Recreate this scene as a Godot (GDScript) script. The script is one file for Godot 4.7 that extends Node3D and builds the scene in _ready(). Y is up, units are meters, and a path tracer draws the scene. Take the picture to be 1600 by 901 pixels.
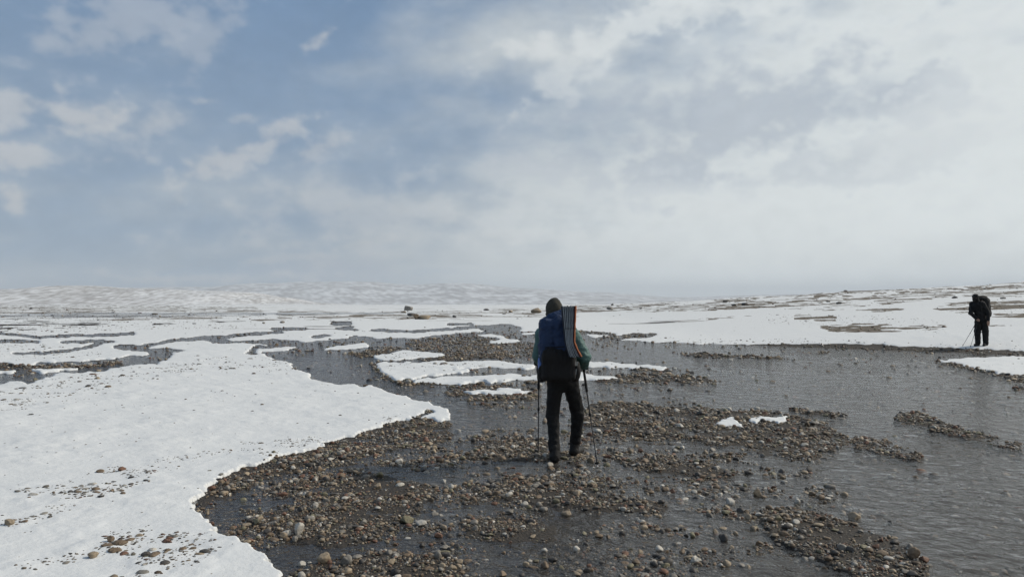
extends Node3D
# A shallow braided stream in a snowy plain, two hikers crossing it.
# Camera at the origin, 1.65 m above the water, looking along -z; d is the distance along -z.

const EYE := 1.65
const FOCAL := 1200.0      # of the photograph, in its pixels
const HORIZON := 475.0
const MIDDLE := 800.0

# ---------------------------------------------------------------- map of the plain (traced on the ground plane)
const MX := -600
const MY := 430
const MW := 1400
const MH := 680
const HW := 700
const HH := 340
var f_snow := PackedByteArray()
var f_land := PackedByteArray()
var f_gravel := PackedByteArray()
var f_speck := PackedByteArray()
var f_bare := PackedByteArray()
var m_snow := 0.0
var m_land := 0.0
var m_gravel := 0.0
var m_speck := 0.0
var m_bare := 0.0

var noise_fine := FastNoiseLite.new()
var noise_mid := FastNoiseLite.new()
var noise_big := FastNoiseLite.new()
var noise_wave := FastNoiseLite.new()
var rng := RandomNumberGenerator.new()
var used := {}
var started := 0

func stage(what: String) -> void:
	print(what, " ", Time.get_ticks_msec() - started, " ms")

func numbered(called: String) -> String:
	var n: int = used.get(called, 0)
	used[called] = n + 1
	return called if n == 0 else "%s_%03d" % [called, n]

func tag(o: Node, label: String, category: String, group := "", kind := "") -> void:
	o.set_meta("label", label)
	o.set_meta("category", category)
	if group != "":
		o.set_meta("group", group)
	if kind != "":
		o.set_meta("kind", kind)

func mesh_node(called: String, mesh: Mesh, material: Material, parent: Node = self) -> MeshInstance3D:
	var o := MeshInstance3D.new()
	o.name = numbered(called) if parent == self else called
	o.mesh = mesh
	o.material_override = material
	parent.add_child(o, true)
	return o

func thing(called: String, at: Vector3) -> Node3D:
	var o := Node3D.new()
	o.name = numbered(called)
	add_child(o, true)
	o.position = at
	return o

func lin(r: float, g: float, b: float) -> Color:
	return Color(r, g, b).linear_to_srgb()

# ---------------------------------------------------------------- terrain
func base_height(x: float, d: float) -> float:
	var s := x - (10.0 + (0.04 * (d - 30.0) if d > 30.0 else 1.2 * (30.0 - d)))
	var h := 0.0
	if s > -1.6:
		var r := s if s > 1.6 else (s + 1.6) * (s + 1.6) / 6.4
		h = 0.057 * r * minf(1.0, 300.0 / d)
		if d > 40.0:
			h += noise_big.get_noise_2d(x * 0.6, d * 0.6) * minf(1.0, r * 0.02) * minf(0.9, 0.006 * (d - 40.0))
	if d > 60.0:
		h += noise_big.get_noise_2d(x * 0.3 + 500.0, d * 0.3) * minf(0.35, 0.0012 * (d - 60.0))
	return h

func look_up(px: float, py: float) -> void:
	var fx := clampf((px - MX) * 0.25 - 0.5, 0.0, HW - 1.01)
	var fy := clampf((py - MY) * 0.5 - 0.5, 0.0, HH - 1.01)
	var ix := int(fx)
	var iy := int(fy)
	fx -= ix
	fy -= iy
	var i := iy * HW + ix
	var a := (1.0 - fx) * (1.0 - fy) / 255.0
	var b := fx * (1.0 - fy) / 255.0
	var c := (1.0 - fx) * fy / 255.0
	var e := fx * fy / 255.0
	m_snow = f_snow[i] * a + f_snow[i + 1] * b + f_snow[i + HW] * c + f_snow[i + HW + 1] * e
	m_land = f_land[i] * a + f_land[i + 1] * b + f_land[i + HW] * c + f_land[i + HW + 1] * e
	m_gravel = f_gravel[i] * a + f_gravel[i + 1] * b + f_gravel[i + HW] * c + f_gravel[i + HW + 1] * e
	m_speck = f_speck[i] * a + f_speck[i + 1] * b + f_speck[i + HW] * c + f_speck[i + HW + 1] * e
	m_bare = f_bare[i] * a + f_bare[i + 1] * b + f_bare[i + HW] * c + f_bare[i + HW + 1] * e

# after survey(): how the ground is at (x, d)
var g_base := 0.0
var g_bed := 0.0
var g_cover := 0.0      # above 0: snow lies here
var g_clump := 0.0      # where stones gather
var g_snow := 0.0       # height of the top of the snow sheet
func survey(x: float, d: float) -> void:
	g_base = base_height(x, d)
	var px := MIDDLE + FOCAL * x / d
	var py := HORIZON + FOCAL * (EYE - g_base) / d
	var w1 := noise_mid.get_noise_2d(px * 0.05, py * 0.12)
	var w2 := noise_mid.get_noise_2d(px * 0.05 + 300.0, py * 0.12 + 70.0)
	var reach := clampf((py - 480.0) * 0.035, 0.4, 5.0)
	look_up(px + w1 * reach * 2.6, py + w2 * reach)
	var n1 := noise_fine.get_noise_2d(x, d)
	var n2 := noise_mid.get_noise_2d(x, d)
	var s := clampf((m_snow - (0.5 if d < 22.0 else 0.58)) * 2.4, -1.0, 1.0)
	s += ((0.2 if d < 11.0 else 0.55) * n1 + 0.4 * n2) * (1.0 - s * s)
	if d > 26.0 and d < 420.0 and m_snow > 0.5:
		# shallow threads of water and wet ground wind across the plain; thin snow on the slope lets the ground through
		var thread := absf(noise_mid.get_noise_2d(x * 0.014 + 11.0, d * 0.19))
		var where := clampf(noise_big.get_noise_2d(x * 0.8, d * 0.9 + 60.0) * 2.2 + 0.25, 0.0, 1.0) * clampf((d - 26.0) / 12.0, 0.0, 1.0)
		if g_base < 0.3:
			s -= 1.7 * where * clampf(1.0 - thread * 11.0, 0.0, 1.0)
		else:
			var dust := noise_mid.get_noise_2d(x * 0.09 + 60.0, d * 0.11) + 0.7 * n2
			s -= clampf(3.4 * (dust - 0.10), 0.0, 1.3) * (0.45 + 0.55 * where)
	if m_bare > 0.02:
		var pn := 0.7 * noise_mid.get_noise_2d(x * 0.12 + 40.0, d * 0.06) + 0.8 * noise_mid.get_noise_2d(x * 0.5, d * 0.25 + 90.0)
		s -= 2.6 * m_bare * clampf(0.45 + 1.6 * pn, 0.0, 1.0)
	g_cover = clampf(s, -1.0, 1.0)
	g_clump = noise_mid.get_noise_2d(x * 1.5 + 90.0, d * 2.1) + 0.5 * noise_fine.get_noise_2d(x * 0.55, d * 0.8 + 40.0)
	var near := minf(1.0, 20.0 / d)
	g_bed = g_base + lerpf(-0.055, 0.007, m_land) + (0.016 * n2 + 0.014 * g_clump) * (0.35 + 0.65 * near) + 0.006 * n1
	if m_snow > 0.5:
		g_bed = maxf(g_bed, g_base + 0.004)
	if g_cover > 0.0:
		g_snow = g_bed + (0.010 + 0.008 * near) * sqrt(g_cover) + 0.022 * (n2 + 0.4) * g_cover * near + 0.003 * n1 * g_cover - 0.003
	else:
		g_snow = g_bed + 0.06 * g_cover - 0.003

func ground_at(px: float, py: float) -> Vector3:
	# where the sight line through a pixel of the photograph meets the ground
	var d := 3.0
	while d < 3000.0:
		var x := (px - MIDDLE) / FOCAL * d
		if HORIZON + FOCAL * (EYE - base_height(x, d)) / d <= py:
			break
		d *= 1.003
	return Vector3((px - MIDDLE) / FOCAL * d, base_height((px - MIDDLE) / FOCAL * d, d), -d)

const KINDS := {   # snow, land, gravel, bare
	"S": [255, 255, 0, 0],
	"W": [0, 15, 26, 0],
	"G": [0, 255, 235, 0],
	"M": [0, 188, 140, 0],
	"D": [0, 150, 20, 0],
	"T": [0, 95, 60, 0],
	"B": [255, 255, 10, 145],
	"F": [255, 255, 30, 45],
	"P": [255, 255, 10, 120],
}

func paint(kind: String, flat: Array) -> void:
	var n := flat.size() / 2
	var lo := 1e9
	var hi := -1e9
	for i in n:
		lo = minf(lo, flat[i * 2 + 1])
		hi = maxf(hi, flat[i * 2 + 1])
	var values: Array = KINDS.get(kind, [])
	for row in range(maxi(0, int(lo) - MY - 1), mini(MH, int(hi) - MY + 2)):
		var y := MY + row + 0.5
		var cuts: Array[float] = []
		for i in n:
			var j := (i + 1) % n
			var y0: float = flat[i * 2 + 1]
			var y1: float = flat[j * 2 + 1]
			if (y0 <= y) != (y1 <= y):
				cuts.append(lerpf(flat[i * 2], flat[j * 2], (y - y0) / (y1 - y0)))
		cuts.sort()
		for k in range(0, cuts.size() - 1, 2):
			for col in range(maxi(0, int(ceil((cuts[k] - MX) * 0.5 - 0.5))), mini(MW - 1, int(floor((cuts[k + 1] - MX) * 0.5 - 0.5))) + 1):
				var at := row * MW + col
				if kind == "K":
					f_speck[at] = 255
				elif kind == "L":
					f_speck[at] = 90
				else:
					f_snow[at] = values[0]
					f_land[at] = values[1]
					f_gravel[at] = values[2]
					f_bare[at] = values[3]

func line(kind: String, wide: float, flat: Array) -> void:
	wide = wide * 1.35 + 1.0
	var poly := []
	var n := flat.size() / 2
	for i in n:
		poly.append_array([flat[i * 2], flat[i * 2 + 1] - wide * 0.5])
	for i in range(n - 1, -1, -1):
		poly.append_array([flat[i * 2], flat[i * 2 + 1] + wide * 0.5])
	paint(kind, poly)

func half(a: PackedByteArray) -> PackedByteArray:
	var im := Image.create_from_data(MW, MH, false, Image.FORMAT_L8, a)
	im.resize(HW, HH, Image.INTERPOLATE_BILINEAR)
	return im.get_data()

func draw_map() -> void:
	for a in [f_snow, f_land, f_gravel, f_speck, f_bare]:
		a.resize(MW * MH)
	f_snow.resize(MW * MH); f_land.resize(MW * MH); f_gravel.resize(MW * MH); f_speck.resize(MW * MH); f_bare.resize(MW * MH)
	f_snow.fill(0); f_land.fill(0); f_gravel.fill(0); f_speck.fill(0); f_bare.fill(0)
	paint("T", [-620, 500, 2220, 500, 2220, 1120, -620, 1120])
	paint("S", [-620, 420, 2220, 420, 2220, 538, 470, 538, 400, 540, 380, 553, 300, 560, 200, 590, -620, 680])
	# far plain: thin snow with bare ground showing
	paint("P", [-620, 470, 120, 474, 400, 478, 420, 494, 300, 500, 230, 505, 110, 513, 0, 518, -620, 524])
	paint("B", [-620, 486, 0, 487, 200, 491, 360, 491, 330, 497, 180, 500, 60, 503, -620, 507])
	line("B", 2.6, [-40, 503, 60, 504, 110, 508, 182, 508])
	line("B", 2.2, [235, 506, 275, 505, 312, 503, 390, 500, 430, 499])
	paint("P", [430, 484, 560, 486, 640, 486, 900, 480, 905, 496, 760, 497, 650, 499, 520, 503, 430, 500])
	paint("B", [600, 496, 640, 493, 700, 491, 800, 489, 900, 487, 900, 490, 780, 493, 690, 496, 640, 500])
	paint("P", [880, 476, 1000, 474, 1130, 472, 1120, 486, 1000, 488, 880, 488])
	paint("B", [895, 483, 960, 481, 1040, 478, 1110, 477, 1108, 480, 1040, 483, 960, 486, 895, 487])
	paint("P", [1110, 458, 1300, 447, 1460, 440, 1620, 430, 1850, 424, 1900, 446, 1640, 450, 1530, 456, 1440, 470, 1300, 486, 1180, 482, 1120, 484])
	paint("B", [1460, 460, 1500, 457, 1560, 455, 1700, 452, 1700, 462, 1560, 464, 1510, 463])
	paint("B", [1330, 485, 1370, 482, 1415, 481, 1412, 485, 1385, 488, 1345, 487])
	paint("B", [1250, 482, 1300, 480, 1310, 484, 1260, 485])
	paint("P", [1240, 490, 1310, 493, 1310, 503, 1240, 500])
	paint("P", [1280, 510, 1480, 508, 1480, 518, 1300, 520])
	paint("P", [1450, 482, 1520, 470, 1800, 466, 1800, 500, 1530, 497])
	# thin dark channels in the far snow
	line("D", 2.2, [-100, 520, 0, 521, 55, 527, 120, 524, 175, 523, 207, 521])
	line("D", 2.0, [-60, 534, 28, 533, 60, 534])
	line("D", 2.4, [95, 535, 140, 533, 178, 534])
	line("D", 2.4, [160, 534, 148, 539, 112, 547])
	line("D", 2.0, [20, 553, 60, 552, 112, 547])
	line("D", 2.4, [225, 541, 262, 533, 300, 530, 320, 527, 350, 526, 400, 521, 440, 519])
	paint("D", [296, 526, 330, 525, 352, 529, 362, 533, 400, 532, 402, 536, 350, 536, 322, 534])
	line("D", 1.6, [425, 514, 478, 514])
	line("D", 3.0, [518, 506, 548, 505])
	paint("D", [522, 514, 533, 511, 552, 510, 549, 514, 565, 516, 592, 515, 640, 517, 600, 518, 560, 517, 540, 516])
	line("W", 2.2, [590, 516, 640, 518, 690, 515, 740, 511, 800, 508])
	paint("D", [482, 526, 507, 523, 520, 525, 490, 528])
	line("D", 1.6, [700, 507, 735, 506, 740, 508])
	paint("W", [745, 511, 795, 507, 815, 512, 811, 518, 760, 518])
	# the left stream
	paint("D", [-620, 640, -200, 618, 0, 601, 42, 599, 57, 595, 82, 587, 120, 584, 150, 581, 182, 575, 200, 571, 240, 569, 254, 565, 262, 559, 268, 551, 292, 546, 240, 545, 222, 540, 190, 539, 176, 542, 188, 547, 210, 549, 236, 551, 232, 554, 200, 557, 175, 562, 125, 565, 50, 566, -100, 562, -620, 560])
	paint("W", [-300, 604, 0, 594, 40, 590, 90, 583, 130, 577, 170, 573, 190, 565, 210, 558, 240, 556, 256, 558, 246, 566, 200, 570, 170, 575, 130, 583, 80, 586, 50, 597, 0, 600, -300, 616])
	paint("S", [-400, 570, 0, 571, 40, 574, 60, 566, 36, 565, -400, 556])
	paint("S", [-60, 582, 0, 579, 35, 579, 20, 582, -60, 588])
	paint("S", [45, 577, 100, 573, 130, 575, 110, 579, 60, 584])
	line("G", 3.2, [-60, 566, 10, 571, 40, 575, 110, 573, 150, 571, 190, 567])
	# the broad water across the middle
	paint("T", [380, 536, 397, 532, 422, 530, 461, 532, 475, 535, 529, 530, 555, 525, 600, 529, 650, 528, 712, 521, 760, 518, 815, 518, 905, 519, 930, 529, 1025, 535, 1075, 536, 1100, 539, 1200, 540, 1400, 545, 1462, 551, 1600, 562, 2220, 580, 2220, 700, 700, 650, 630, 618, 597, 609, 540, 600, 512, 598, 495, 592, 470, 580, 450, 566, 427, 560, 410, 552, 450, 550, 470, 542, 440, 539])
	paint("M", [575, 533, 650, 530, 720, 522, 790, 528, 835, 536, 835, 560, 700, 562, 640, 545, 600, 545])
	paint("W", [413, 553, 450, 550, 487, 554, 540, 554, 575, 560, 586, 564, 580, 571, 586, 581, 602, 591, 604, 598, 640, 604, 680, 612, 705, 625, 790, 640, 785, 662, 715, 668, 704, 655, 690, 640, 640, 622, 597, 609, 572, 602, 540, 600, 512, 598, 495, 592, 470, 580, 462, 575, 450, 566, 427, 560])
	paint("W", [580, 537, 595, 532, 635, 531, 643, 532, 620, 541, 582, 541])
	paint("W", [900, 545, 1040, 540, 1200, 544, 1400, 550, 1480, 572, 1600, 592, 2220, 640, 2220, 1120, 1500, 1120, 1440, 860, 1400, 800, 1330, 770, 1260, 730, 1330, 690, 1290, 655, 1180, 634, 1100, 620, 1060, 604, 1150, 596, 1000, 582, 905, 562])
	paint("G", [540, 552, 600, 545, 640, 544, 600, 552, 580, 558, 590, 565, 600, 567, 585, 568, 582, 561])
	paint("G", [640, 563, 700, 556, 790, 551, 800, 556, 720, 562, 690, 566])
	paint("G", [576, 570, 590, 568, 612, 592, 650, 598, 760, 602, 850, 596, 850, 604, 700, 606, 620, 600, 601, 594, 586, 582])
	paint("M", [690, 606, 830, 600, 850, 640, 790, 640, 705, 624])
	paint("G", [700, 614, 740, 608, 835, 616, 830, 626, 760, 624, 715, 620])
	paint("G", [925, 597, 967, 586, 1025, 584, 1100, 590, 1140, 596, 1085, 599, 1000, 599, 930, 600])
	paint("G", [985, 573, 1045, 575, 1075, 578, 1085, 582, 1040, 580, 985, 578])
	paint("G", [1055, 554, 1100, 551, 1200, 557, 1262, 563, 1200, 562, 1100, 559])
	paint("M", [1230, 549, 1300, 549, 1290, 553, 1240, 552])
	paint("M", [930, 528, 960, 525, 990, 521, 1027, 521, 1020, 526, 985, 529, 950, 531])
	line("M", 2.2, [900, 518, 940, 521, 962, 522])
	# snow left on the bars
	paint("S", [499, 546, 520, 541, 572, 535, 578, 541, 572, 544, 540, 546, 505, 548])
	paint("S", [400, 546, 440, 541, 470, 542, 450, 547, 415, 551, 395, 552])
	paint("S", [580, 558, 600, 552, 640, 547, 670, 550, 700, 555, 675, 559, 640, 562, 600, 564])
	paint("S", [585, 568, 625, 566, 700, 565, 775, 564, 800, 567, 838, 570, 836, 576, 760, 574, 690, 579, 640, 582, 607, 589, 598, 585, 588, 575])
	paint("S", [607, 589, 625, 583, 675, 580, 735, 578, 738, 582, 675, 587, 640, 594, 615, 594])
	paint("S", [642, 595, 687, 589, 750, 586, 800, 585, 850, 585, 900, 583, 962, 587, 965, 592, 920, 595, 840, 592, 760, 598, 690, 601, 650, 599])
	paint("S", [720, 613, 755, 609, 800, 608, 834, 611, 825, 615, 800, 617, 770, 619, 740, 617])
	paint("S", [905, 566, 950, 566, 1000, 569, 1047, 574, 1040, 578, 1000, 576, 905, 573])
	paint("S", [740, 523, 767, 522, 793, 526, 785, 528, 748, 526])
	paint("S", [761, 534, 785, 528, 811, 531, 815, 534, 793, 537, 764, 537])
	paint("S", [809, 521, 837, 519, 845, 523, 814, 524])
	paint("F", [1120, 659, 1140, 658, 1158, 661, 1160, 667, 1140, 668, 1116, 663])
	paint("F", [1168, 655, 1200, 651, 1225, 652, 1236, 656, 1215, 662, 1180, 661])
	# right bank
	paint("S", [1462, 562, 1512, 558, 1600, 556, 2220, 560, 2220, 620, 1600, 588, 1562, 584, 1525, 576, 1500, 570, 1475, 567])
	paint("S", [1380, 530, 1640, 530, 1640, 552, 1560, 547, 1480, 544, 1380, 541])
	line("M", 1.2, [1380, 544, 1450, 546, 1500, 548, 1560, 552, 1600, 555, 1800, 562])
	line("G", 3.0, [1462, 567, 1500, 572, 1530, 579, 1565, 587, 1620, 592])
	paint("M", [1570, 592, 1640, 590, 1700, 612, 1590, 612])
	# foreground bars
	paint("M", [326, 812, 345, 790, 430, 745, 560, 706, 700, 692, 760, 670, 900, 664, 1000, 684, 1130, 704, 1262, 724, 1330, 770, 1290, 790, 1180, 800, 1200, 845, 1250, 880, 1240, 960, 440, 960, 420, 870, 350, 838])
	paint("G", [925, 630, 1000, 627, 1100, 636, 1180, 641, 1255, 652, 1300, 668, 1335, 690, 1300, 705, 1262, 720, 1200, 713, 1130, 700, 1080, 690, 1000, 681, 940, 678, 900, 670, 895, 645])
	paint("F", [1120, 659, 1140, 658, 1158, 661, 1160, 667, 1140, 668, 1116, 663])
	paint("F", [1168, 655, 1200, 651, 1225, 652, 1236, 656, 1215, 662, 1180, 661])
	paint("G", [1335, 680, 1400, 690, 1450, 712, 1440, 722, 1390, 712, 1330, 700])
	paint("G", [1235, 637, 1300, 642, 1330, 650, 1300, 652, 1240, 644])
	paint("G", [1408, 640, 1450, 648, 1500, 668, 1600, 694, 1600, 706, 1520, 690, 1440, 668, 1400, 655])
	paint("M", [705, 690, 900, 660, 1000, 690, 1130, 705, 1160, 740, 1000, 740, 900, 725, 700, 740])
	paint("G", [725, 716, 760, 692, 800, 677, 858, 690, 855, 712, 790, 722])
	paint("G", [303, 806, 313, 773, 345, 747, 388, 727, 429, 716, 507, 695, 585, 669, 655, 651, 690, 655, 705, 658, 704, 690, 620, 702, 540, 712, 480, 726, 425, 746, 356, 776, 330, 800, 326, 816])
	paint("G", [376, 800, 400, 772, 440, 756, 520, 742, 600, 740, 660, 752, 684, 772, 650, 800, 600, 830, 560, 852, 500, 856, 440, 834, 400, 822])
	paint("G", [720, 756, 800, 744, 900, 760, 980, 774, 1060, 790, 1040, 802, 950, 798, 860, 792, 760, 776])
	paint("G", [955, 716, 1030, 712, 1100, 722, 1160, 738, 1150, 752, 1080, 744, 980, 732])
	paint("G", [1185, 800, 1240, 788, 1300, 808, 1400, 838, 1455, 880, 1450, 1000, 1350, 960, 1330, 900, 1260, 868, 1200, 838])
	paint("G", [720, 818, 790, 808, 872, 822, 864, 848, 800, 852, 735, 842])
	paint("G", [500, 872, 600, 862, 700, 866, 730, 890, 660, 930, 430, 960, 440, 905])
	paint("M", [900, 820, 1100, 850, 1130, 880, 960, 890, 880, 860])
	paint("M", [1060, 760, 1180, 750, 1220, 780, 1130, 790])
	# the left snowfield
	paint("S", [-620, 660, -200, 622, 0, 603, 50, 600, 90, 590, 150, 584, 200, 576, 245, 572, 270, 560, 300, 547, 395, 553, 410, 553, 427, 560, 450, 567, 462, 576, 470, 581, 495, 593, 512, 599, 540, 601, 572, 603, 597, 610, 620, 616, 640, 622, 665, 630, 684, 635, 698, 641, 704, 655, 690, 660, 672, 656, 650, 655, 620, 661, 585, 671, 545, 685, 507, 697, 464, 708, 429, 718, 388, 729, 345, 749, 313, 775, 301, 791, 304, 803, 330, 818, 342, 840, 374, 847, 385, 855, 417, 876, 443, 903, 460, 1000, 430, 1120, -620, 1120])
	line("G", 3.5, [640, 656, 655, 650, 668, 646, 676, 642])
	paint("K", [-200, 830, 0, 775, 60, 766, 150, 742, 190, 728, 290, 733, 240, 752, 185, 775, 100, 806, 0, 836, -200, 880])
	paint("K", [10, 901, 40, 880, 150, 862, 180, 828, 260, 818, 320, 830, 345, 860, 330, 884, 260, 900, 200, 930, 0, 960])
	paint("L", [190, 735, 300, 710, 400, 690, 520, 680, 600, 655, 640, 645, 560, 690, 400, 722, 320, 752, 280, 745])
	paint("L", [0, 610, 60, 596, 150, 586, 240, 575, 330, 560, 340, 572, 200, 606, 60, 640, -200, 680])
	paint("L", [-100, 535, 110, 540, 170, 556, 60, 564, -100, 560])
	paint("L", [600, 552, 690, 552, 690, 562, 600, 564])
	paint("L", [588, 570, 760, 567, 760, 574, 600, 576])
	paint("L", [330, 556, 460, 566, 470, 580, 340, 580])
	paint("L", [1020, 528, 1200, 530, 1400, 535, 1600, 540, 1600, 552, 1300, 541, 1020, 536])
	paint("L", [1200, 488, 1480, 500, 1480, 520, 1200, 506])
	paint("L", [0, 480, 400, 490, 400, 512, 0, 522])
	f_snow = half(f_snow)
	f_land = half(f_land)
	f_gravel = half(f_gravel)
	f_speck = half(f_speck)
	f_bare = half(f_bare)

func build_land(m_ground: Material, m_heath: Material, m_white: Material) -> void:
	var ds: Array[float] = [1.5, 2.2, 3.0]
	var d := 3.6
	while d < 4200.0:
		ds.append(d)
		d *= 1.0 + minf(d * 1.4 / 2100.0, 0.012 if d < 420.0 else 0.03)
	var ts: Array[float] = []
	var t := 0.0
	while t < 4.5:
		ts.append(t)
		t += 0.0026 if t < 0.76 else (t - 0.74) * 0.13
	var nt := ts.size()
	for i in range(1, nt):
		ts.insert(0, -ts[i * 2 - 1])
	nt = ts.size()
	var nd := ds.size()
	var count := nt * nd
	var bed := PackedVector3Array()
	var top := PackedVector3Array()
	var cover := PackedFloat32Array()
	bed.resize(count); top.resize(count); cover.resize(count)
	var k := 0
	for dd in ds:
		for tt in ts:
			survey(tt * dd, dd)
			bed[k] = Vector3(tt * dd, g_bed, -dd)
			var c := g_cover
			top[k] = Vector3(tt * dd, g_snow, -dd)
			cover[k] = c
			k += 1
	stage("surveyed %d x %d" % [nt, nd])
	var grounds := PackedInt32Array()
	var heaths := PackedInt32Array()
	var whites := PackedInt32Array()
	for j in nd - 1:
		for i in nt - 1:
			var a := j * nt + i
			var b := a + 1
			var c := a + nt
			var e := c + 1
			if minf(minf(cover[a], cover[b]), minf(cover[c], cover[e])) < 0.35:
				if bed[a].y > 0.16 or ds[j] > 75.0:
					heaths.append_array([a, c, b, b, c, e])
				else:
					grounds.append_array([a, c, b, b, c, e])
			if maxf(maxf(cover[a], cover[b]), maxf(cover[c], cover[e])) > -0.5:
				whites.append_array([a, c, b, b, c, e])
	sheet("ground", bed, grounds, nt, nd, m_ground, "dark gravelly ground and stream bed of the braided river plain", "ground")
	sheet("heath", bed, heaths, nt, nd, m_heath, "dry brown heath showing between thin snow on the far slope and plain", "ground")
	sheet("snow", top, whites, nt, nd, m_white, "thin white snow lying over the wide river plain", "snow")
	# the plain behind the camera
	var q := PackedVector3Array([Vector3(-4200, 0.05, -1.5), Vector3(4200, 0.05, -1.5), Vector3(4200, 0.05, 3000), Vector3(-4200, 0.05, 3000)])
	var arrays := []
	arrays.resize(Mesh.ARRAY_MAX)
	arrays[Mesh.ARRAY_VERTEX] = q
	arrays[Mesh.ARRAY_NORMAL] = PackedVector3Array([Vector3.UP, Vector3.UP, Vector3.UP, Vector3.UP])
	arrays[Mesh.ARRAY_INDEX] = PackedInt32Array([0, 1, 2, 0, 2, 3])
	var am := ArrayMesh.new()
	am.add_surface_from_arrays(Mesh.PRIMITIVE_TRIANGLES, arrays)
	var o := mesh_node("snow", am, m_white)
	tag(o, "snow on the plain behind where the photographer stands", "snow", "", "structure")

func sheet(called: String, v: PackedVector3Array, index: PackedInt32Array, nt: int, nd: int, material: Material, label: String, category: String, tint: Variant = null) -> void:
	var normal := PackedVector3Array()
	normal.resize(v.size())
	for j in nd:
		var j0 := maxi(j - 1, 0) * nt
		var j1 := mini(j + 1, nd - 1) * nt
		for i in nt:
			var across := v[j * nt + mini(i + 1, nt - 1)] - v[j * nt + maxi(i - 1, 0)]
			var along := v[j1 + i] - v[j0 + i]
			normal[j * nt + i] = across.cross(along).normalized()
	var arrays := []
	arrays.resize(Mesh.ARRAY_MAX)
	arrays[Mesh.ARRAY_VERTEX] = v
	arrays[Mesh.ARRAY_NORMAL] = normal
	if tint != null:
		arrays[Mesh.ARRAY_COLOR] = tint
	arrays[Mesh.ARRAY_INDEX] = index
	var am := ArrayMesh.new()
	am.add_surface_from_arrays(Mesh.PRIMITIVE_TRIANGLES, arrays)
	var o := mesh_node(called, am, material)
	tag(o, label, category, "", "structure")

func build_water(material: Material) -> void:
	# ripples stand where the current runs fast; pools lie calm
	var ds: Array[float] = [1.6]
	var d := 3.4
	while d < 150.0:
		ds.append(d)
		d *= 1.0 + minf(d * 1.3 / 1980.0, 0.03)
	var ts: Array[float] = []
	for i in 641:
		var u := i / 320.0 - 1.0
		ts.append(u * 0.86 if absf(u) < 0.98 else u * 2.6)
	var v := PackedVector3Array()
	for dd in ds:
		for t in ts:
			var x := t * dd
			var run := clampf(0.42 + 1.5 * noise_mid.get_noise_2d(x * 0.28 + 7.0, dd * 0.42) + 0.05 * x, 0.10, 1.0)
			var wave := noise_wave.get_noise_2d(x + 0.35 * dd, dd * 1.5) + 0.45 * noise_wave.get_noise_2d(x * 2.7 + 30.0, dd * 3.6)
			v.append(Vector3(x, 0.0075 * run * wave, -dd))
	var nt := ts.size()
	var index := PackedInt32Array()
	for j in ds.size() - 1:
		for i in nt - 1:
			var a := j * nt + i
			index.append_array([a, a + nt, a + 1, a + 1, a + nt, a + nt + 1])
	sheet("water", v, index, nt, ds.size(), material, "shallow grey rippling water of the braided stream", "water")

# a hill or range: its skyline (photo x, y) at a distance, falling towards the viewer and away
func build_hill(called: String, label: String, skyline: Array, dist: float, depth: float, bare: float, tint: Color, rough: float) -> void:
	var nx := 520
	var nz := 70
	var x0: float = skyline[0]
	var x1: float = skyline[skyline.size() - 2]
	var v := PackedVector3Array()
	var colors := PackedColorArray()
	for j in nz + 1:
		var w := float(j) / nz * 2.0 - 1.0          # -1 near foot, 0 crest, 1 far foot
		for i in nx + 1:
			var px := lerpf(x0, x1, float(i) / nx)
			var py := 0.0
			for k in range(0, skyline.size() - 2, 2):
				if px >= skyline[k] and px <= skyline[k + 2]:
					var u: float = (px - skyline[k]) / (skyline[k + 2] - skyline[k])
					py = lerpf(skyline[k + 1], skyline[k + 3], u * u * (3.0 - 2.0 * u))
			var high := (HORIZON + 2.0 - py) / FOCAL * dist
			var z := dist + w * depth
			var x := (px - MIDDLE) / FOCAL * dist * (1.0 + 0.25 * w * depth / dist)
			var profile := pow(cos(w * PI * 0.5), 1.3)
			var n := noise_big.get_noise_2d(x * 0.02 * rough, z * 0.02 * rough)
			var n2 := noise_mid.get_noise_2d(x * 0.012 * rough, z * 0.012 * rough)
			v.append(Vector3(x, high * profile * (1.0 + 0.10 * n * (1.0 - profile)) + high * 0.05 * n2 * profile - 2.0, -z))
			var b := clampf(bare + 0.9 * noise_mid.get_noise_2d(x * 0.05 * rough, z * 0.03 * rough) + 0.9 * noise_fine.get_noise_2d(x * 0.035 * rough, z * 0.02 * rough) + 0.5 * noise_big.get_noise_2d(x * 0.05, z * 0.05), 0.0, 0.85)
			colors.append(Color(0.72, 0.72, 0.72).lerp(tint, b))
	var index := PackedInt32Array()
	for j in nz:
		for i in nx:
			var a := j * (nx + 1) + i
			index.append_array([a, a + nx + 1, a + 1, a + 1, a + nx + 1, a + nx + 2])
	sheet(called, v, index, nx + 1, nz + 1, snow_far, label, "hill", colors)

var snow_far: StandardMaterial3D

# ---------------------------------------------------------------- sky
var sky_noise := FastNoiseLite.new()
var sky_wisp := FastNoiseLite.new()
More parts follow.
